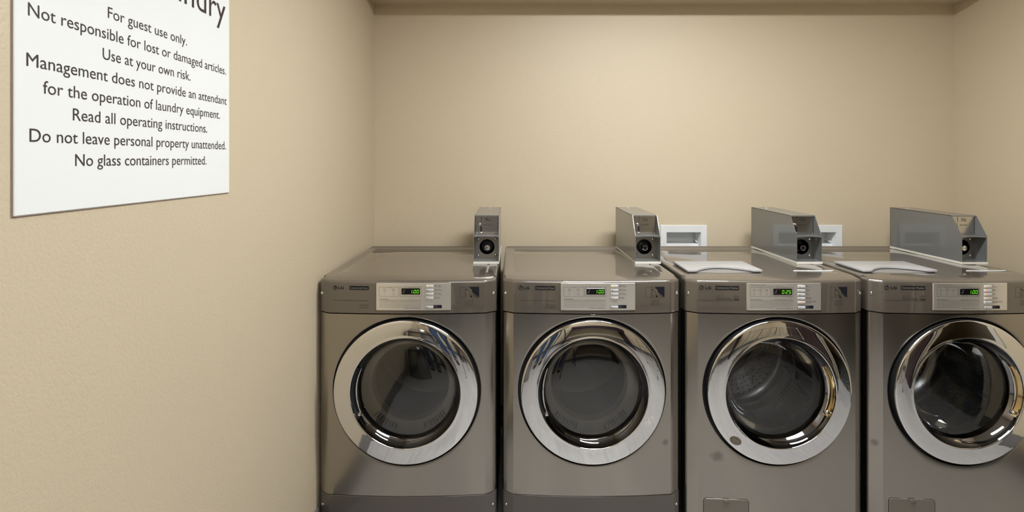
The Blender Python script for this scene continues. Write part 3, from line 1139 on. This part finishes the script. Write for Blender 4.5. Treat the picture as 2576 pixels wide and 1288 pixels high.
    for px, tx in icons:
        frame(pm, pp, X(px - 30), X(px + 30), Y(iy[0] + 26), Y(iy[0] - 26), .0006)
        rect(pm, pp, X(px - 36), X(px + 36), Y(iy[0] - 22), Y(iy[0] - 28))
        disc(pm, pp, X(px), Y(iy[1]), .0011, 10)
        put_text(pm, tx, pp, X(px), Y(iy[2]), .0026, align='c')
    for px in dots:
        disc(pm, pp, X(px), Y(iy[0] + 8), .0008, 8)
    put_text(pm, rules[0], pp, X(rules[1][0]), Y(rules[2]), .0034, X(rules[1][1]) - X(rules[1][0]))
    rect(pm, pp, X(rules[1][0] - 5), X(ex[1]), Y(rules[2] + 18), Y(rules[2] + 13), 8)
    for tx, py, px in zip(lines, ly, lw):
        put_text(pm, tx, pp, X(rules[1][0]), Y(py), .0026, X(px) - X(rules[1][0]), res=1)
    put_text(pm, 'www.lgcommerciallaundry.com', pp, X(web[0]), Y(web[2]), .0034, X(web[1]) - X(web[0]), res=1)
    if washer:
        put_text(pm, 'Soils-Coated Soils Removal', pp, X(210), Y(185), .0029, X(670) - X(210), res=1)
        put_text(pm, 'The Wash step results in extended rinse time and one more detergent to rinse.', pp, X(210), Y(218), .0022, X(1210) - X(210), res=1)
        disc(pm, pp, X(1220), Y(578), .0009, 10)
        put_text(pm, 'or    Door Lock', pp, X(1255), Y(588), .0026, X(1470) - X(1255), res=1)
        put_text(pm, 'UE=Redistribute load - Press start', pp, X(945), Y(645), .0032, X(1505) - X(945), res=1)
    for (ya, yb2, a, b) in keys:
        if a:
            put_text(pm, a, pp, X(bxk[1] + 18), Y(ya + 36), .0040)
            put_text(pm, b, pp, X(bxk[1] + 18), Y(ya + 68), .0025, res=1)
    put_text(pm, 'min', pp, X(ex[1] - 90), Y(ex[3] - 25), .0022, res=1)
    pm.cur = 2
    rect(pm, pp, X(startr[0]), X(startr[1]), Y(startr[3]), Y(startr[2]), 3)
    pm.cur = 3
    put_text(pm, 'Start', on_front(.0032), X(startr[0] + 14), Y(startr[2] + 48), .0040)
    put_text(pm, 'Insert Coins', on_front(.0032), X(startr[0] + 14), Y(startr[2] + 82), .0024, res=1)
    plate = pm.obj('label_plate', [M['plate'], M['ink'], M['navy'], M['ink_light']], fas, recalc=False, angle=30)

    # display window with green figures
    dm = MB()
    a, b, c, d2 = X(disp[0]), X(disp[1]), Y(disp[3]), Y(disp[2])
    ym = ysurf((a + b) / 2)
    dm.rbox(a, b, ym - .0046, ym - .0015, c, d2, .0008, 1)
    dm.cur = 1
    dp = lambda u, v: (u, ym - .0049, v)
    wd, ht = (b - a) * .112, (d2 - c) * .56
    zb = c + (d2 - c) * .20
    right = b - (b - a) * .075
    for i, ch in enumerate(time_txt[::-1]):
        uu = right - wd - i * wd * 1.42 - (wd * .36 if i == 2 else 0)
        digit(dm, ch, dp, uu, zb, wd, ht)
    cu = right - wd * 2.58
    disc(dm, dp, cu, zb + ht * .26, wd * .13, 8)
    dm.cur = 2
    band(dm, dp, a + (b - a) * .10, c + (d2 - c) * .42, .0024, .0036, 180, 330)
    rect(dm, dp, a + (b - a) * .125, a + (b - a) * .15, c + (d2 - c) * .38, c + (d2 - c) * .72)
    band(dm, dp, a + (b - a) * .17, c + (d2 - c) * .70, .0016, .0026, 30, 180)
    dm.obj('display', [M['screen'], M['green'], M['ink_light']], fas, recalc=False)

    # keys
    for i, (ya, yb2, ta, tb) in enumerate(keys):
        k = MB()
        ka, kb, kc, kd = X(bxk[0]), X(bxk[1]), Y(yb2), Y(ya)
        yk = ysurf((ka + kb) / 2)
        if i == len(keys) - 1:
            k.cur = 1
            k.box(ka - .0012, kb + .0006, yk - .0030, yk - .0012, kc - .0012, kd + .0012)
            k.cur = 0
        k.rbox(ka, kb, yk - .0062, yk - .0012, kc, kd, .0011, 2)
        on = i in lit
        k.cur = 2 if on else 1
        kp = lambda u, v: (u, yk - .0065, v)
        cx, cz = ka + (kb - ka) * .22, (kc + kd) / 2
        if on:
            n = 14
            k.add([kp(cx + .0036 * math.cos(2 * PI * j / n), cz + .0021 * math.sin(2 * PI * j / n)) for j in range(n)], [list(range(n))])
        else:
            rect(k, kp, cx - .0024, cx + .0024, cz - .0008, cz + .0008)
        k.obj('button', [M['button'], M['navy'], M['amber'] if not washer else M['orange']], fas, recalc=False)

    # --- washer extras: dispenser lid, white strip, pump hatch
    if washer:
        b = MB()
        n = 20
        poly = [(-.298, .29), (-.298, .112), (-.29, .106)]
        base = [(-.296, .288), (-.296, .116)] + [(-.268 + .236 * i / n, .116 - .016 * math.sin(PI * i / n)) for i in range(n + 1)] + [(-.006, .116), (-.006, .288)]
        b.prism(base, ZTOP - .001, ZTOP + .0015, 'xy')
        bb = b.obj('dispenser_base', M['drawer'], t)
        l = MB()
        bm = bmesh.new()
        notch = [(-.262 + .224 * i / n, .108 + .066 * math.sin(PI * i / n) ** .9) for i in range(n + 1)]
        lid = [(-.300, .292), (-.300, .113), (-.2985, .1085), (-.294, .106), (-.270, .106)] + notch + [(-.030, .106), (-.006, .106), (-.0015, .1085), (0, .113), (0, .292)]
        fc = bm.faces.new([bm.verts.new((x, y, ZTOP + .0045)) for x, y in lid])
        ex_ = bmesh.ops.extrude_face_region(bm, geom=[fc])
        for v in [g for g in ex_['geom'] if isinstance(g, bmesh.types.BMVert)]:
            v.co.z += .0070
        bmesh.ops.recalc_face_normals(bm, faces=bm.faces)
        te = [e for e in bm.edges if all(v.co.z > ZTOP + .008 for v in e.verts)]
        bmesh.ops.bevel(bm, geom=te, offset=.0012, segments=2, affect='EDGES', profile=.5)
        l.bm(bm)
        l.obj('dispenser_lid', M['lid'], t, angle=40)['label'] = 'pale grey dispenser lid with curved grip'
        s = MB()
        s.prism([(.138, .140), (.300, .140), (.305, .148), (.146, .148)], ZTOP + .0002, ZTOP + .0022, 'xy')  # thin raised white strip across part of the top
        s.obj('white_strip', M['white'], t)['label'] = 'thin white strip on the top'
        # pump filter hatch low on the left
        h = MB()
        hx0, hx1, hz1, hz0 = -.276, -.112, .164, .02
        r = .012
        def hpoly(e):
            pts = []
            for (cx, cz, a0) in ((hx1 - r, hz1 - r, 0), (hx0 + r, hz1 - r, 90), (hx0 + r, hz0 + r, 180), (hx1 - r, hz0 + r, 270)):
                for i in range(6):
                    a = math.radians(a0 + 90 * i / 5)
                    pts.append((cx + (r + e) * math.cos(a), cz + (r + e) * math.sin(a)))
            return pts
        def hcap(poly, e):
            h.add([(x, ysurf(x) - e, z) for x, z in poly], [list(range(len(poly)))])
        h.cur = 1
        hcap(hpoly(.0016), .0006)
        h.cur = 0
        po, pi_ = hpoly(0), hpoly(-.0014)
        nn = len(po)
        h.add([(x, ysurf(x) - .0004, z) for x, z in po] + [(x, ysurf(x) - .0022, z) for x, z in pi_], [(i, (i + 1) % nn, nn + (i + 1) % nn, nn + i) for i in range(nn)])
        hcap(pi_, .0022)
        hh = h.obj('filter_hatch', [M['hatch'], M['hole']], t, recalc=False)
        q = MB()
        xm = (hx0 + hx1) / 2
        q.rbox(xm - .011, xm + .011, ysurf(xm) - .0062, ysurf(xm) - .001, hz1 - .010, hz1 + .0005, .0018)
        q.obj('hatch_catch', M['hatch'], hh)
    return t, door


ST = [steel_material('brushed_stainless_plain'), steel_material('brushed_stainless_right_mark', (.276, .373, .020, .022)),
      steel_material('brushed_stainless_left_mark', (-.226, .323, .042, .033)), steel_material('brushed_stainless_fold_mark', (-.318, .364, .020, .024))]
MX = (-.3955, .301, .996, 1.692)
m1, d1 = machine(MX[0], 'leftmost steel tumble dryer, standing against the beige wall with the sign', False, '100', (0,), ST[0], .0045, 'tumble dryers')
m2, d2 = machine(MX[1], 'second steel tumble dryer, beside the first washer, foil sticker on door ring', False, '100', (0,), ST[1], -.0025, 'tumble dryers')
m3, d3 = machine(MX[2], 'steel washing machine showing 0.25, between a dryer and the last washer', True, '025', (4,), ST[2], -.003, 'washing machines')
m4, d4 = machine(MX[3], 'rightmost steel washing machine showing 1.00, nearest the right wall', True, '100', (0, 1, 2, 3), ST[3], -.003, 'washing machines')
sticker(d2, .2085, .4655, .016, 'foil')
sticker(d3, -.1675, .3935, .018, 'bronze')


# ------------------------------------------------------------------ coin boxes
def coin_box(x, y, label):
    t = thing('coin_box', label, 'coin box', (x, y, ZTOP), 'coin boxes on the machines')
    W, L, Hh, zb = .0545, .423, .198, .0092
    b = MB()
    # cream pad under the box
    b.prism([(-W - .0012, -.003), (W + .0015, -.003), (W + .0015, L), (-W - .0012, L)], .0003, zb, 'xy')
    b.obj('base_pad', M['offwhite'], t)
    h = MB()
    th = .0018
    side = [(0, zb), (L, zb), (L, zb + Hh), (.052, zb + Hh - .003), (0, zb + .111)]
    h.prism(side, -W, -W + th, 'yz'); h.prism(side, W - th, W, 'yz')
    h.prism([(.052, zb + Hh - .003), (L, zb + Hh), (L, zb + Hh - th), (.0545, zb + Hh - .003 - th), (.0535, zb + Hh - .008), (.052, zb + Hh - .008)], -W, W, 'yz')
    h.box(-W, W, L - th, L, zb, zb + Hh)
    h.box(-W + th, W - th, .0, L, zb, zb + .0025)
    # arched shelf between the two compartments
    n = 14
    poly = [(-W + th + (2 * W - 2 * th) * i / n, .004 - .003 * math.sin(PI * i / n)) for i in range(n + 1)] + [(W - th, .060), (-W + th, .060)]
    h.prism(poly, zb + .1075, zb + .111, 'xy')
    front = [(-W + th + (2 * W - 2 * th) * i / n, zb + .111 - .001 * 0 - (.0065 - .003 * math.sin(PI * i / n))) for i in range(n + 1)]
    h.prism(front + [(W - th, zb + .111), (-W + th, zb + .111)], .0005, .0025, 'xz')
    ho = h.obj('housing', M['coin'], t, angle=20)
    s = MB(); screw(s, (0, L - .045, zb + Hh - .0006), 'z', .0062)
    s.obj('top_screw', M['chrome'], t)
    # coin plate
    c = MB()
    yc = .0565
    c.box(-W + th + .0005, W - th - .0005, yc, yc + .002, zb + .112, zb + Hh - .006)
    u0, u1, v0, v1 = -.0507, .0507, zb + .1115, zb + .192
    pc = lambda u, v: (u0 + u * (u1 - u0), yc - .0003, v1 - v * (v1 - v0))
    pt = lambda u, v: (u, yc - .0003, v)
    U = lambda f: u0 + f * (u1 - u0)
    V = lambda f: v1 - f * (v1 - v0)
    c.cur = 1
    rect(c, pt, U(.250), U(.268), V(.32), V(.055))
    rect(c, pt, U(.205), U(.285), V(.89), V(.59))
    frame(c, pt, U(.83), U(.95), V(.965), V(.90), .0006)
    put_text(c, '25¢', pt, U(.41), V(.27), .0122, U(.635) - U(.41))
    put_text(c, 'COIN RETURN', pt, U(.307), V(.52), .0042, U(.68) - U(.307))
    rect(c, pt, U(.002), U(.010), V(1), V(0)); rect(c, pt, U(.975), U(.99), V(1), V(0))
    cp = c.obj('coin_plate', [M['coinsteel'], M['hole']], t, recalc=False)
    k = MB()
    k.lathe([(0, -.0125), (.0035, -.012), (.0056, -.009), (.0060, -.006), (.0045, -.003), (.003, 0)], 20, (U(.19), yc, V(.49)))
    k.rbox(U(.185), U(.215), yc - .004, yc - .0005, V(.47), V(.38), .0006)
    k.obj('return_lever', M['chrome'], t)
    k = MB()
    k.rbox(U(.19), U(.30), yc - .008, yc - .0005, V(.945), V(.875), .0015)
    k.rbox(U(.22), U(.27), yc - .012, yc - .007, V(.935), V(.90), .001)
    k.obj('return_catch', M['chrome'], t)
    for u, v in ((.03, .04), (.965, .04), (.965, .96), (.06, .96)):
        r = MB(); screw(r, (U(u), yc, V(v)), 'y', .0014); r.obj('rivet', M['chrome'], t)
    # lower compartment: zinc back plate, lock cup, lock barrel, screws
    z = MB()
    yz, zc = .064, zb + .054
    ring = 40
    R0 = .0305
    vs = []
    for i in range(ring):
        a = 2 * PI * i / ring + PI / 4
        ca, sa = math.cos(a), math.sin(a)
        R = min((W - th - .0003) / max(abs(ca), 1e-6), (.0535 if sa > 0 else .0515) / max(abs(sa), 1e-6))
        vs += [(R0 * ca, yz, zc + R0 * sa), (R * ca, yz, zc + R * sa)]
    z.add(vs, [(2 * i, 2 * i + 1, (2 * i + 3) % (2 * ring), (2 * i + 2) % (2 * ring)) for i in range(ring)])
    z.obj('vault_plate', M['zinc'], t)
    k = MB()
    k.lathe([(.0335, 0.0), (.0332, -.0035), (.0315, -.004), (.030, -.002), (.0285, .008), (.026, .022), (.024, .024), (.0005, .024)], 48, (0, yz, zc))
    cup = k.obj('lock_cup', M['dark_cup'] if 'dark_cup' in M else M['chrome_darkened'], t)
    k = MB()
    k.lathe([(.0125, .024), (.0125, -.012), (.0118, -.0138), (.0105, -.0142), (.010, -.0125), (.0005, -.0125)], 32, (.002, yz, zc - .003))
    k.cur = 1
    rect(k, lambda u, v: (u, yz - .0129, v), -.004, .009, zc - .0042, zc - .0022)
    k.obj('lock_barrel', [M['chrome'], M['hole']], t, recalc=True)
    for sx in (-1, 1):
        for sz in (-1, 1):
            k = MB(); screw(k, (sx * .0385, yz, zc + sz * .0365), 'y', .0062); k.obj('vault_screw', M['chrome'], t)
    for zz in (.02, .088):
        pass
    return t


M['dark_cup'] = mat('dark_lock_cup_steel', (0.05, 0.055, 0.065), rough=0.14, metal=1.0)
coin_box(MX[0] + .2845, 2.24, 'grey 25 cent coin box on the leftmost dryer')
coin_box(MX[1] + .286, 2.24, 'grey 25 cent coin box on the second dryer')
coin_box(MX[2] + .286, 2.235, 'grey 25 cent coin box on the washer showing 0.25')
coin_box(MX[3] + .296, 2.228, 'grey 25 cent coin box on the rightmost washer')


# ------------------------------------------------------------------ recessed washer outlet boxes
def outlet_box(o, label, tilt=0.0):
    x0, x1, z0, z1 = o
    cx, cz = (x0 + x1) / 2, (z0 + z1) / 2
    t = thing('outlet_box', label, 'wall outlet box', (cx, YB, cz), 'recessed outlet boxes')
    w, h = (x1 - x0) / 2, (z1 - z0) / 2
    fw = .032
    f = MB()
    n = 4
    # flange with a softened outer edge
    def rr(w_, h_, y, r=.003):
        pts = []
        for (sx, sz, a0) in ((1, 1, 0), (-1, 1, 90), (-1, -1, 180), (1, -1, 270)):
            for i in range(5):
                a = math.radians(a0 + 90 * i / 4)
                pts.append((sx * (w_ - r) + r * math.cos(a), y, sz * (h_ - r) + r * math.sin(a)))
        return pts
    loops = [rr(w + fw, h + .038, -.0003), rr(w + fw, h + .038, -.006), rr(w + fw - .002, h + .036, -.008), rr(w, h, -.0065), rr(w - .001, h - .001, -.005), rr(w - .0015, h - .0015, .09)]
    k = len(loops[0])
    fs = []
    for j in range(len(loops) - 1):
        for i in range(k):
            fs.append((j * k + i, j * k + (i + 1) % k, (j + 1) * k + (i + 1) % k, (j + 1) * k + i))
    fs.append([(len(loops) - 1) * k + i for i in range(k)])
    f.add([p for lp in loops for p in lp], fs)
    f.obj('frame', M['white'], t, angle=40)
    sh = MB(); sh.box(-w + .002, w - .002, .03, .0895, -h + .002, -h + .028)
    sh.obj('shelf', M['white'], t)
    for sx, mm in ((-.045, M['red']), (.02, M['blue'])):
        v = MB()
        v.lathe([(0, .012), (.005, .012), (.006, .010), (.006, 0)], 16, (sx, .014, -h + .001), axis='z')
        v.rbox(sx - .012, sx + .012, .009, .019, -h + .0125, -h + .0168, .001)
        v.obj('valve', mm, t)
    p = MB(); p.tube([(.082, .034, -h + .040), (.084, .060, -h + .042), (.086, .088, -h + .046)], .0045, 10)
    p.obj('hose', M['white'], t)
    t.rotation_euler = (0, tilt, 0)
    return t


outlet_box(OUTLETS[0], 'white recessed outlet box behind the washer showing 0.25')
outlet_box(OUTLETS[1], 'white recessed outlet box behind the rightmost washer', .0)


# ------------------------------------------------------------------ things behind the camera, seen in the chrome
def bin_can(x, y):
    t = thing('trash_can', 'brushed steel trash can with domed lid by the left wall', 'trash can', (x, y, 0))
    b = MB(); b.lathe([(0, 0), (.155, 0), (.158, .01), (.158, .58), (.152, .585)], 48, (0, 0, 0), axis='z')
    b.obj('body', M['cansteel'], t)
    r = MB(); r.lathe([(.162, .56), (.166, .57), (.166, .60), (.160, .605)], 48, (0, 0, 0), axis='z')
    r.obj('rim_band', M['black'], t)
    d = MB(); d.lathe([(.160, .603), (.155, .65), (.135, .70), (.095, .74), (.05, .755), (.0005, .76)], 48, (0, 0, 0), axis='z')
    d.obj('lid', M['cansteel'], t)


def side_table(x, y):
    t = thing('folding_table', 'plum brown laundry folding table against the facing wall', 'table', (x, y, 0))
    a = MB(); a.rbox(-.62, .62, -.30, .30, .84, .88, .003); a.obj('tabletop', M['table'], t)
    a = MB(); a.rbox(-.60, .60, .25, .275, .70, .8395, .002); a.obj('apron', M['table'], t)
    for s in (-1, 1):
        a = MB(); a.rbox(s * .58 - .018, s * .58 + .018, -.28, .25, 0, .8395, .002); a.obj('side_panel', M['table'], t)


bin_can(-.545, .20)
side_table(.85, -1.135)


def tripod(x, y):
    t = thing('camera_tripod', 'black three legged camera tripod standing on the grey floor', 'tripod', (x, y, 0))
    c = MB(); c.lathe([(0, .55), (.013, .55), (.013, 1.12), (0, 1.12)], 16, (0, 0, 0), axis='z')
    c.lathe([(0, .86), (.035, .86), (.038, .90), (.030, .95), (0, .95)], 24, (0, 0, 0), axis='z')
    c.obj('centre_column', M['tripod'], t)
    h = MB(); h.lathe([(0, 1.12), (.026, 1.12), (.03, 1.15), (.022, 1.18), (.03, 1.195), (.03, 1.205), (0, 1.205)], 24, (0, 0, 0), axis='z')
    h.tube([(0, 0, 1.16), (-.03, -.08, 1.12), (-.05, -.20, 1.06)], [.006, .006, .009], 10)
    h.obj('head', M['tripod'], t)
    for a in (90, 210, 330):
        q = math.radians(a)
        e = lambda rr, z: (rr * math.cos(q), rr * math.sin(q), z)
        l = MB()
        l.tube([e(.03, .90), e(.14, .62), e(.26, .30), e(.36, .012)], [.013, .012, .010, .008], 10)
        l.tube([e(.145, .61), e(.155, .585)], .016, 10); l.tube([e(.262, .295), e(.272, .27)], .014, 10)
        lo = l.obj('leg', M['tripod'], t)
        f = MB(); f.lathe([(0, .0), (.012, .0), (.012, .02), (.006, .025), (0, .025)], 14, e(.36, 0), axis='z')
        f.obj('foot', M['black'], lo)


def skin(name, nodes, edges, m, parent, sub=2, root=0):
    """grow one continuous surface from joints: nodes = [(x, y, z, rx, ry)]"""
    me = bpy.data.meshes.new(name)
    me.from_pydata([n[:3] for n in nodes], edges, [])
    o = bpy.data.objects.new(name, me)
    COL.objects.link(o)
    sk = o.modifiers.new('skin', 'SKIN')
    sk.use_smooth_shade = True
    if not me.skin_vertices:
        bm = bmesh.new(); bm.from_mesh(me); bm.verts.layers.skin.verify(); bm.to_mesh(me); bm.free()
    for i, n in enumerate(nodes):
        d = me.skin_vertices[0].data[i]
        d.radius = (n[3], n[4]); d.use_root = (i == root)
    if sub:
        ss = o.modifiers.new('smooth', 'SUBSURF'); ss.levels = sub; ss.render_levels = sub
    dg = bpy.context.evaluated_depsgraph_get()
    nm = bpy.data.meshes.new_from_object(o.evaluated_get(dg))
    bpy.data.objects.remove(o); bpy.data.meshes.remove(me)
    nm.name = name
    nm.materials.clear(); nm.materials.append(m)
    nm.polygons.foreach_set('use_smooth', [True] * len(nm.polygons))
    o = bpy.data.objects.new(name, nm)
    COL.objects.link(o)
    if parent:
        o.parent = parent
    return o


def photographer(x, y):
    t = thing('person', 'person in blue jeans and dark shirt standing behind the tripod', 'person', (x, y, 0))
    N, E = [], []
    def nd(p, rx, ry=None, to=None):
        N.append((*p, rx, ry or rx))
        if to is not None:
            E.append((to, len(N) - 1))
        return len(N) - 1
    pel = nd((0, 0, .96), .115, .085)
    bel = nd((0, .005, 1.10), .115, .085, pel)
    che = nd((0, 0, 1.30), .130, .090, bel)
    up = nd((0, -.005, 1.42), .090, .070, che)
    nk = nd((0, .005, 1.50), .048, .050, up)
    jaw = nd((0, .022, 1.565), .058, .066, nk)
    fc = nd((0, .022, 1.645), .072, .088, jaw)
    cr = nd((0, .008, 1.725), .055, .066, fc)
    def hand(w, d, side, to):
        """palm with four unequal curled fingers and a thumb from its side"""
        d = Vector(d).normalized(); w = Vector(w)
        sd = Vector((0, 0, 1)).cross(d).normalized() if abs(d.z) < .8 else Vector((0, 1, 0))
        dn = d.cross(sd).normalized()
        if dn.z > 0 and abs(d.z) < .8:
            dn = -dn
        p1 = nd(w + d * .045, .026, .014, to)
        p2 = nd(w + d * .085, .034, .012, p1)
        for k, ln in enumerate((.068, .078, .072, .056)):
            o = sd * (-.027 + .018 * k)
            b0 = nd(w + d * .098 + o, .0088, .0085, p2)
            b1 = nd(w + d * (.098 + ln * .5) + o * 1.05 + dn * .010, .0082, .0080, b0)
            nd(w + d * (.098 + ln * .8) + o * 1.05 + dn * .032, .0072, .0070, b1)
        q0 = nd(w + d * .050 - sd * side * .034, .0105, .0100, p1)
        q1 = nd(w + d * .078 - sd * side * .050 + dn * .010, .0095, .0090, q0)
        nd(w + d * .102 - sd * side * .052 + dn * .022, .0080, .0080, q1)
    arms = {}
    for s in (-1, 1):
        sh = nd((s * .165, -.005, 1.415), .062, .058, up)
        if s > 0:
            el, wr = Vector((.235, .06, 1.16)), Vector((.225, .26, 1.22))
        else:
            el, wr = Vector((-.235, -.02, 1.13)), Vector((-.235, .06, .90))
        a = nd((Vector((s * .165, -.005, 1.415)) + el) / 2 + Vector((s * .012, 0, 0)), .050, .047, sh)
        e = nd(el, .040, .038, a)
        f = nd(el * .6 + wr * .4, .038, .036, e)
        wv = nd(wr, .027, .022, f)
        hand(wr, wr - el, s, wv)
        hp = nd((s * .092, 0, .88), .086, .084, pel)
        th = nd((s * .100, .006, .70), .078, .078, hp)
        kn = nd((s * .105, .012, .49), .056, .058, th)
        ca = nd((s * .108, -.010, .34), .056, .058, kn)
        an = nd((s * .110, -.018, .09), .036, .040, ca)
        he = nd((s * .112, .05, .045), .036, .032, an)
        nd((s * .120, .15, .035), .034, .024, he)
        arms[s] = (el, wr)
    body = skin('body', N, E, M['skin'], t)
    # jeans
    N, E = [], []
    p0 = nd((0, 0, .97), .160, .108)
    nd((0, .002, 1.06), .150, .100, p0)
    for s in (-1, 1):
        h = nd((s * .096, 0, .87), .108, .104, p0)
        a = nd((s * .102, .006, .70), .092, .092, h)
        k = nd((s * .107, .012, .49), .074, .076, a)
        c = nd((s * .110, -.008, .30), .072, .074, k)
        an = nd((s * .112, -.010, .10), .070, .076, c)
        nd((s * .112, -.008, .035), .068, .076, an)
    skin('jeans', N, E, M['denim'], t)
    # shirt
    N, E = [], []
    q0 = nd((0, 0, .84), .225, .135)
    p0 = nd((0, 0, .95), .195, .125, q0)
    b = nd((0, .005, 1.12), .142, .110, p0)
    c = nd((0, 0, 1.30), .146, .106, b)
    u = nd((0, -.005, 1.425), .104, .082, c)
    nd((0, .002, 1.475), .064, .060, u)
    for s in (-1, 1):
        el, wr = arms[s]
        h = nd((s * .170, -.005, 1.418), .076, .070, u)
        a = nd((Vector((s * .165, -.005, 1.415)) + el) / 2 + Vector((s * .012, 0, 0)), .064, .060, h)
        e = nd(el, .054, .052, a)
        f = nd(el * .55 + wr * .45, .049, .046, e)
        nd(wr, .038, .036, f)
    skin('shirt', N, E, M['shirt'], t)
    # head details
    def ball(name, c, rx, ry, rz, m, n=16):
        b = MB()
        vs, fs = [], []
        for i in range(n + 1):
            for j in range(n):
                ph, th = PI * i / n, 2 * PI * j / n
                vs.append((c[0] + rx * math.sin(ph) * math.cos(th), c[1] + ry * math.sin(ph) * math.sin(th), c[2] + rz * math.cos(ph)))
        for i in range(n):
            for j in range(n):
                fs.append((i * n + j, (i + 1) * n + j, (i + 1) * n + (j + 1) % n, i * n + (j + 1) % n))
        b.add(vs, fs)
        return b.obj(name, m, t)
    for s in (-1, 1):
        ball('eye', (s * .030, .098, 1.652), .0115, .007, .0062, M['white'])
        ball('pupil', (s * .030, .1035, 1.652), .0050, .003, .0050, M['ink'])
        ball('ear', (s * .078, .010, 1.640), .010, .020, .032, M['skin'])
        ball('eyebrow', (s * .031, .100, 1.672), .017, .006, .0035, M['hair'])
        sh = MB()
        sh.lathe([(0, 0), (.047, 0), (.052, .015), (.050, .06), (.042, .095), (0, .10)], 20, (s * .112, -.012, 0), axis='z')
        sh.rbox(s * .116 - .047, s * .116 + .047, -.03, .205, .0, .062, .024, 4)
        sh.obj('shoe', M['shoe'], t)
    skin('nose', [(0, .098, 1.655, .007, .007), (0, .114, 1.625, .011, .010), (0, .104, 1.612, .012, .008)], [(0, 1), (1, 2)], M['skin'], t, 2)
    ball('mouth', (0, .088, 1.583), .024, .008, .007, M['lip'])
    # short hair as a cap over the crown and back of the head
    b = MB()
    vs, fs = [], []
    n = 24
    for i in range(13):
        ph = math.radians(118) * i / 12
        for j in range(n):
            th = 2 * PI * j / n
            k = ph * (1 - .48 * max(0, math.sin(th) + .25) / 1.25)
            vs.append((.086 * math.sin(k) * math.cos(th), .002 + .104 * math.sin(k) * math.sin(th), 1.672 + .112 * math.cos(k)))
    for i in range(12):
        for j in range(n):
            fs.append((i * n + j, (i + 1) * n + j, (i + 1) * n + (j + 1) % n, i * n + (j + 1) % n))
    b.add(vs, fs)
    b.obj('hair', M['hair'], t)


M['tripod'] = mat('black_tripod_enamel', (0.02, 0.02, 0.022), rough=0.35)
M['skin'] = mat('skin', (0.50, 0.29, 0.20), rough=0.5)
M['denim'] = mat('blue_denim', (0.05, 0.10, 0.20), rough=0.85)
noise_color(M['denim'], 30.0, (0.035, 0.075, 0.15), (0.08, 0.14, 0.26))
M['shirt'] = mat('charcoal_cotton', (0.05, 0.05, 0.055), rough=0.9)
M['hair'] = mat('dark_brown_hair', (0.03, 0.018, 0.012), rough=0.9, spec=0.15)
M['shoe'] = mat('dark_leather_shoe', (0.03, 0.022, 0.018), rough=0.4)
M['lip'] = mat('lips', (0.38, 0.15, 0.13), rough=0.45)


def wire_cart(x, y):
    t = thing('laundry_cart', 'chrome wire laundry cart on castors by the open door', 'cart', (x, y, 0))
    W, D = .26, .34
    f = MB()
    for sx in (-1, 1):
        for sy in (-1, 1):
            f.tube([(sx * W, sy * D, .09), (sx * W, sy * D, .80)], .009, 10)
    for z in (.14, .78):
        f.tube([(-W, -D, z), (W, -D, z), (W, D, z), (-W, D, z), (-W, -D, z)], .007, 8)
    f.obj('frame', M['chrome'], t)
    b = MB()
    for i in range(7):
        yy = -D + 2 * D * i / 6
        b.tube([(-W, yy, .78), (-W, yy, .45), (W, yy, .45), (W, yy, .78)], .0025, 6)
    for i in range(5):
        xx = -W + 2 * W * i / 4
        b.tube([(xx, -D, .78), (xx, -D, .45), (xx, D, .45), (xx, D, .78)], .0025, 6)
    b.obj('basket', M['chrome'], t)
    for sx in (-1, 1):
        for sy in (-1, 1):
            c = MB(); c.lathe([(0, -.012), (.026, -.010), (.028, -.007), (.028, .007), (.026, .010), (0, .010)], 20, (sx * W, sy * D, .028), axis='x')
            c.tube([(sx * W, sy * D, .028), (sx * W, sy * D, .10)], .006, 8)
            c.obj('castor', M['gasket'], t)


tripod(.04, -.16)
photographer(-.22, -.47)
wire_cart(1.75, .05)
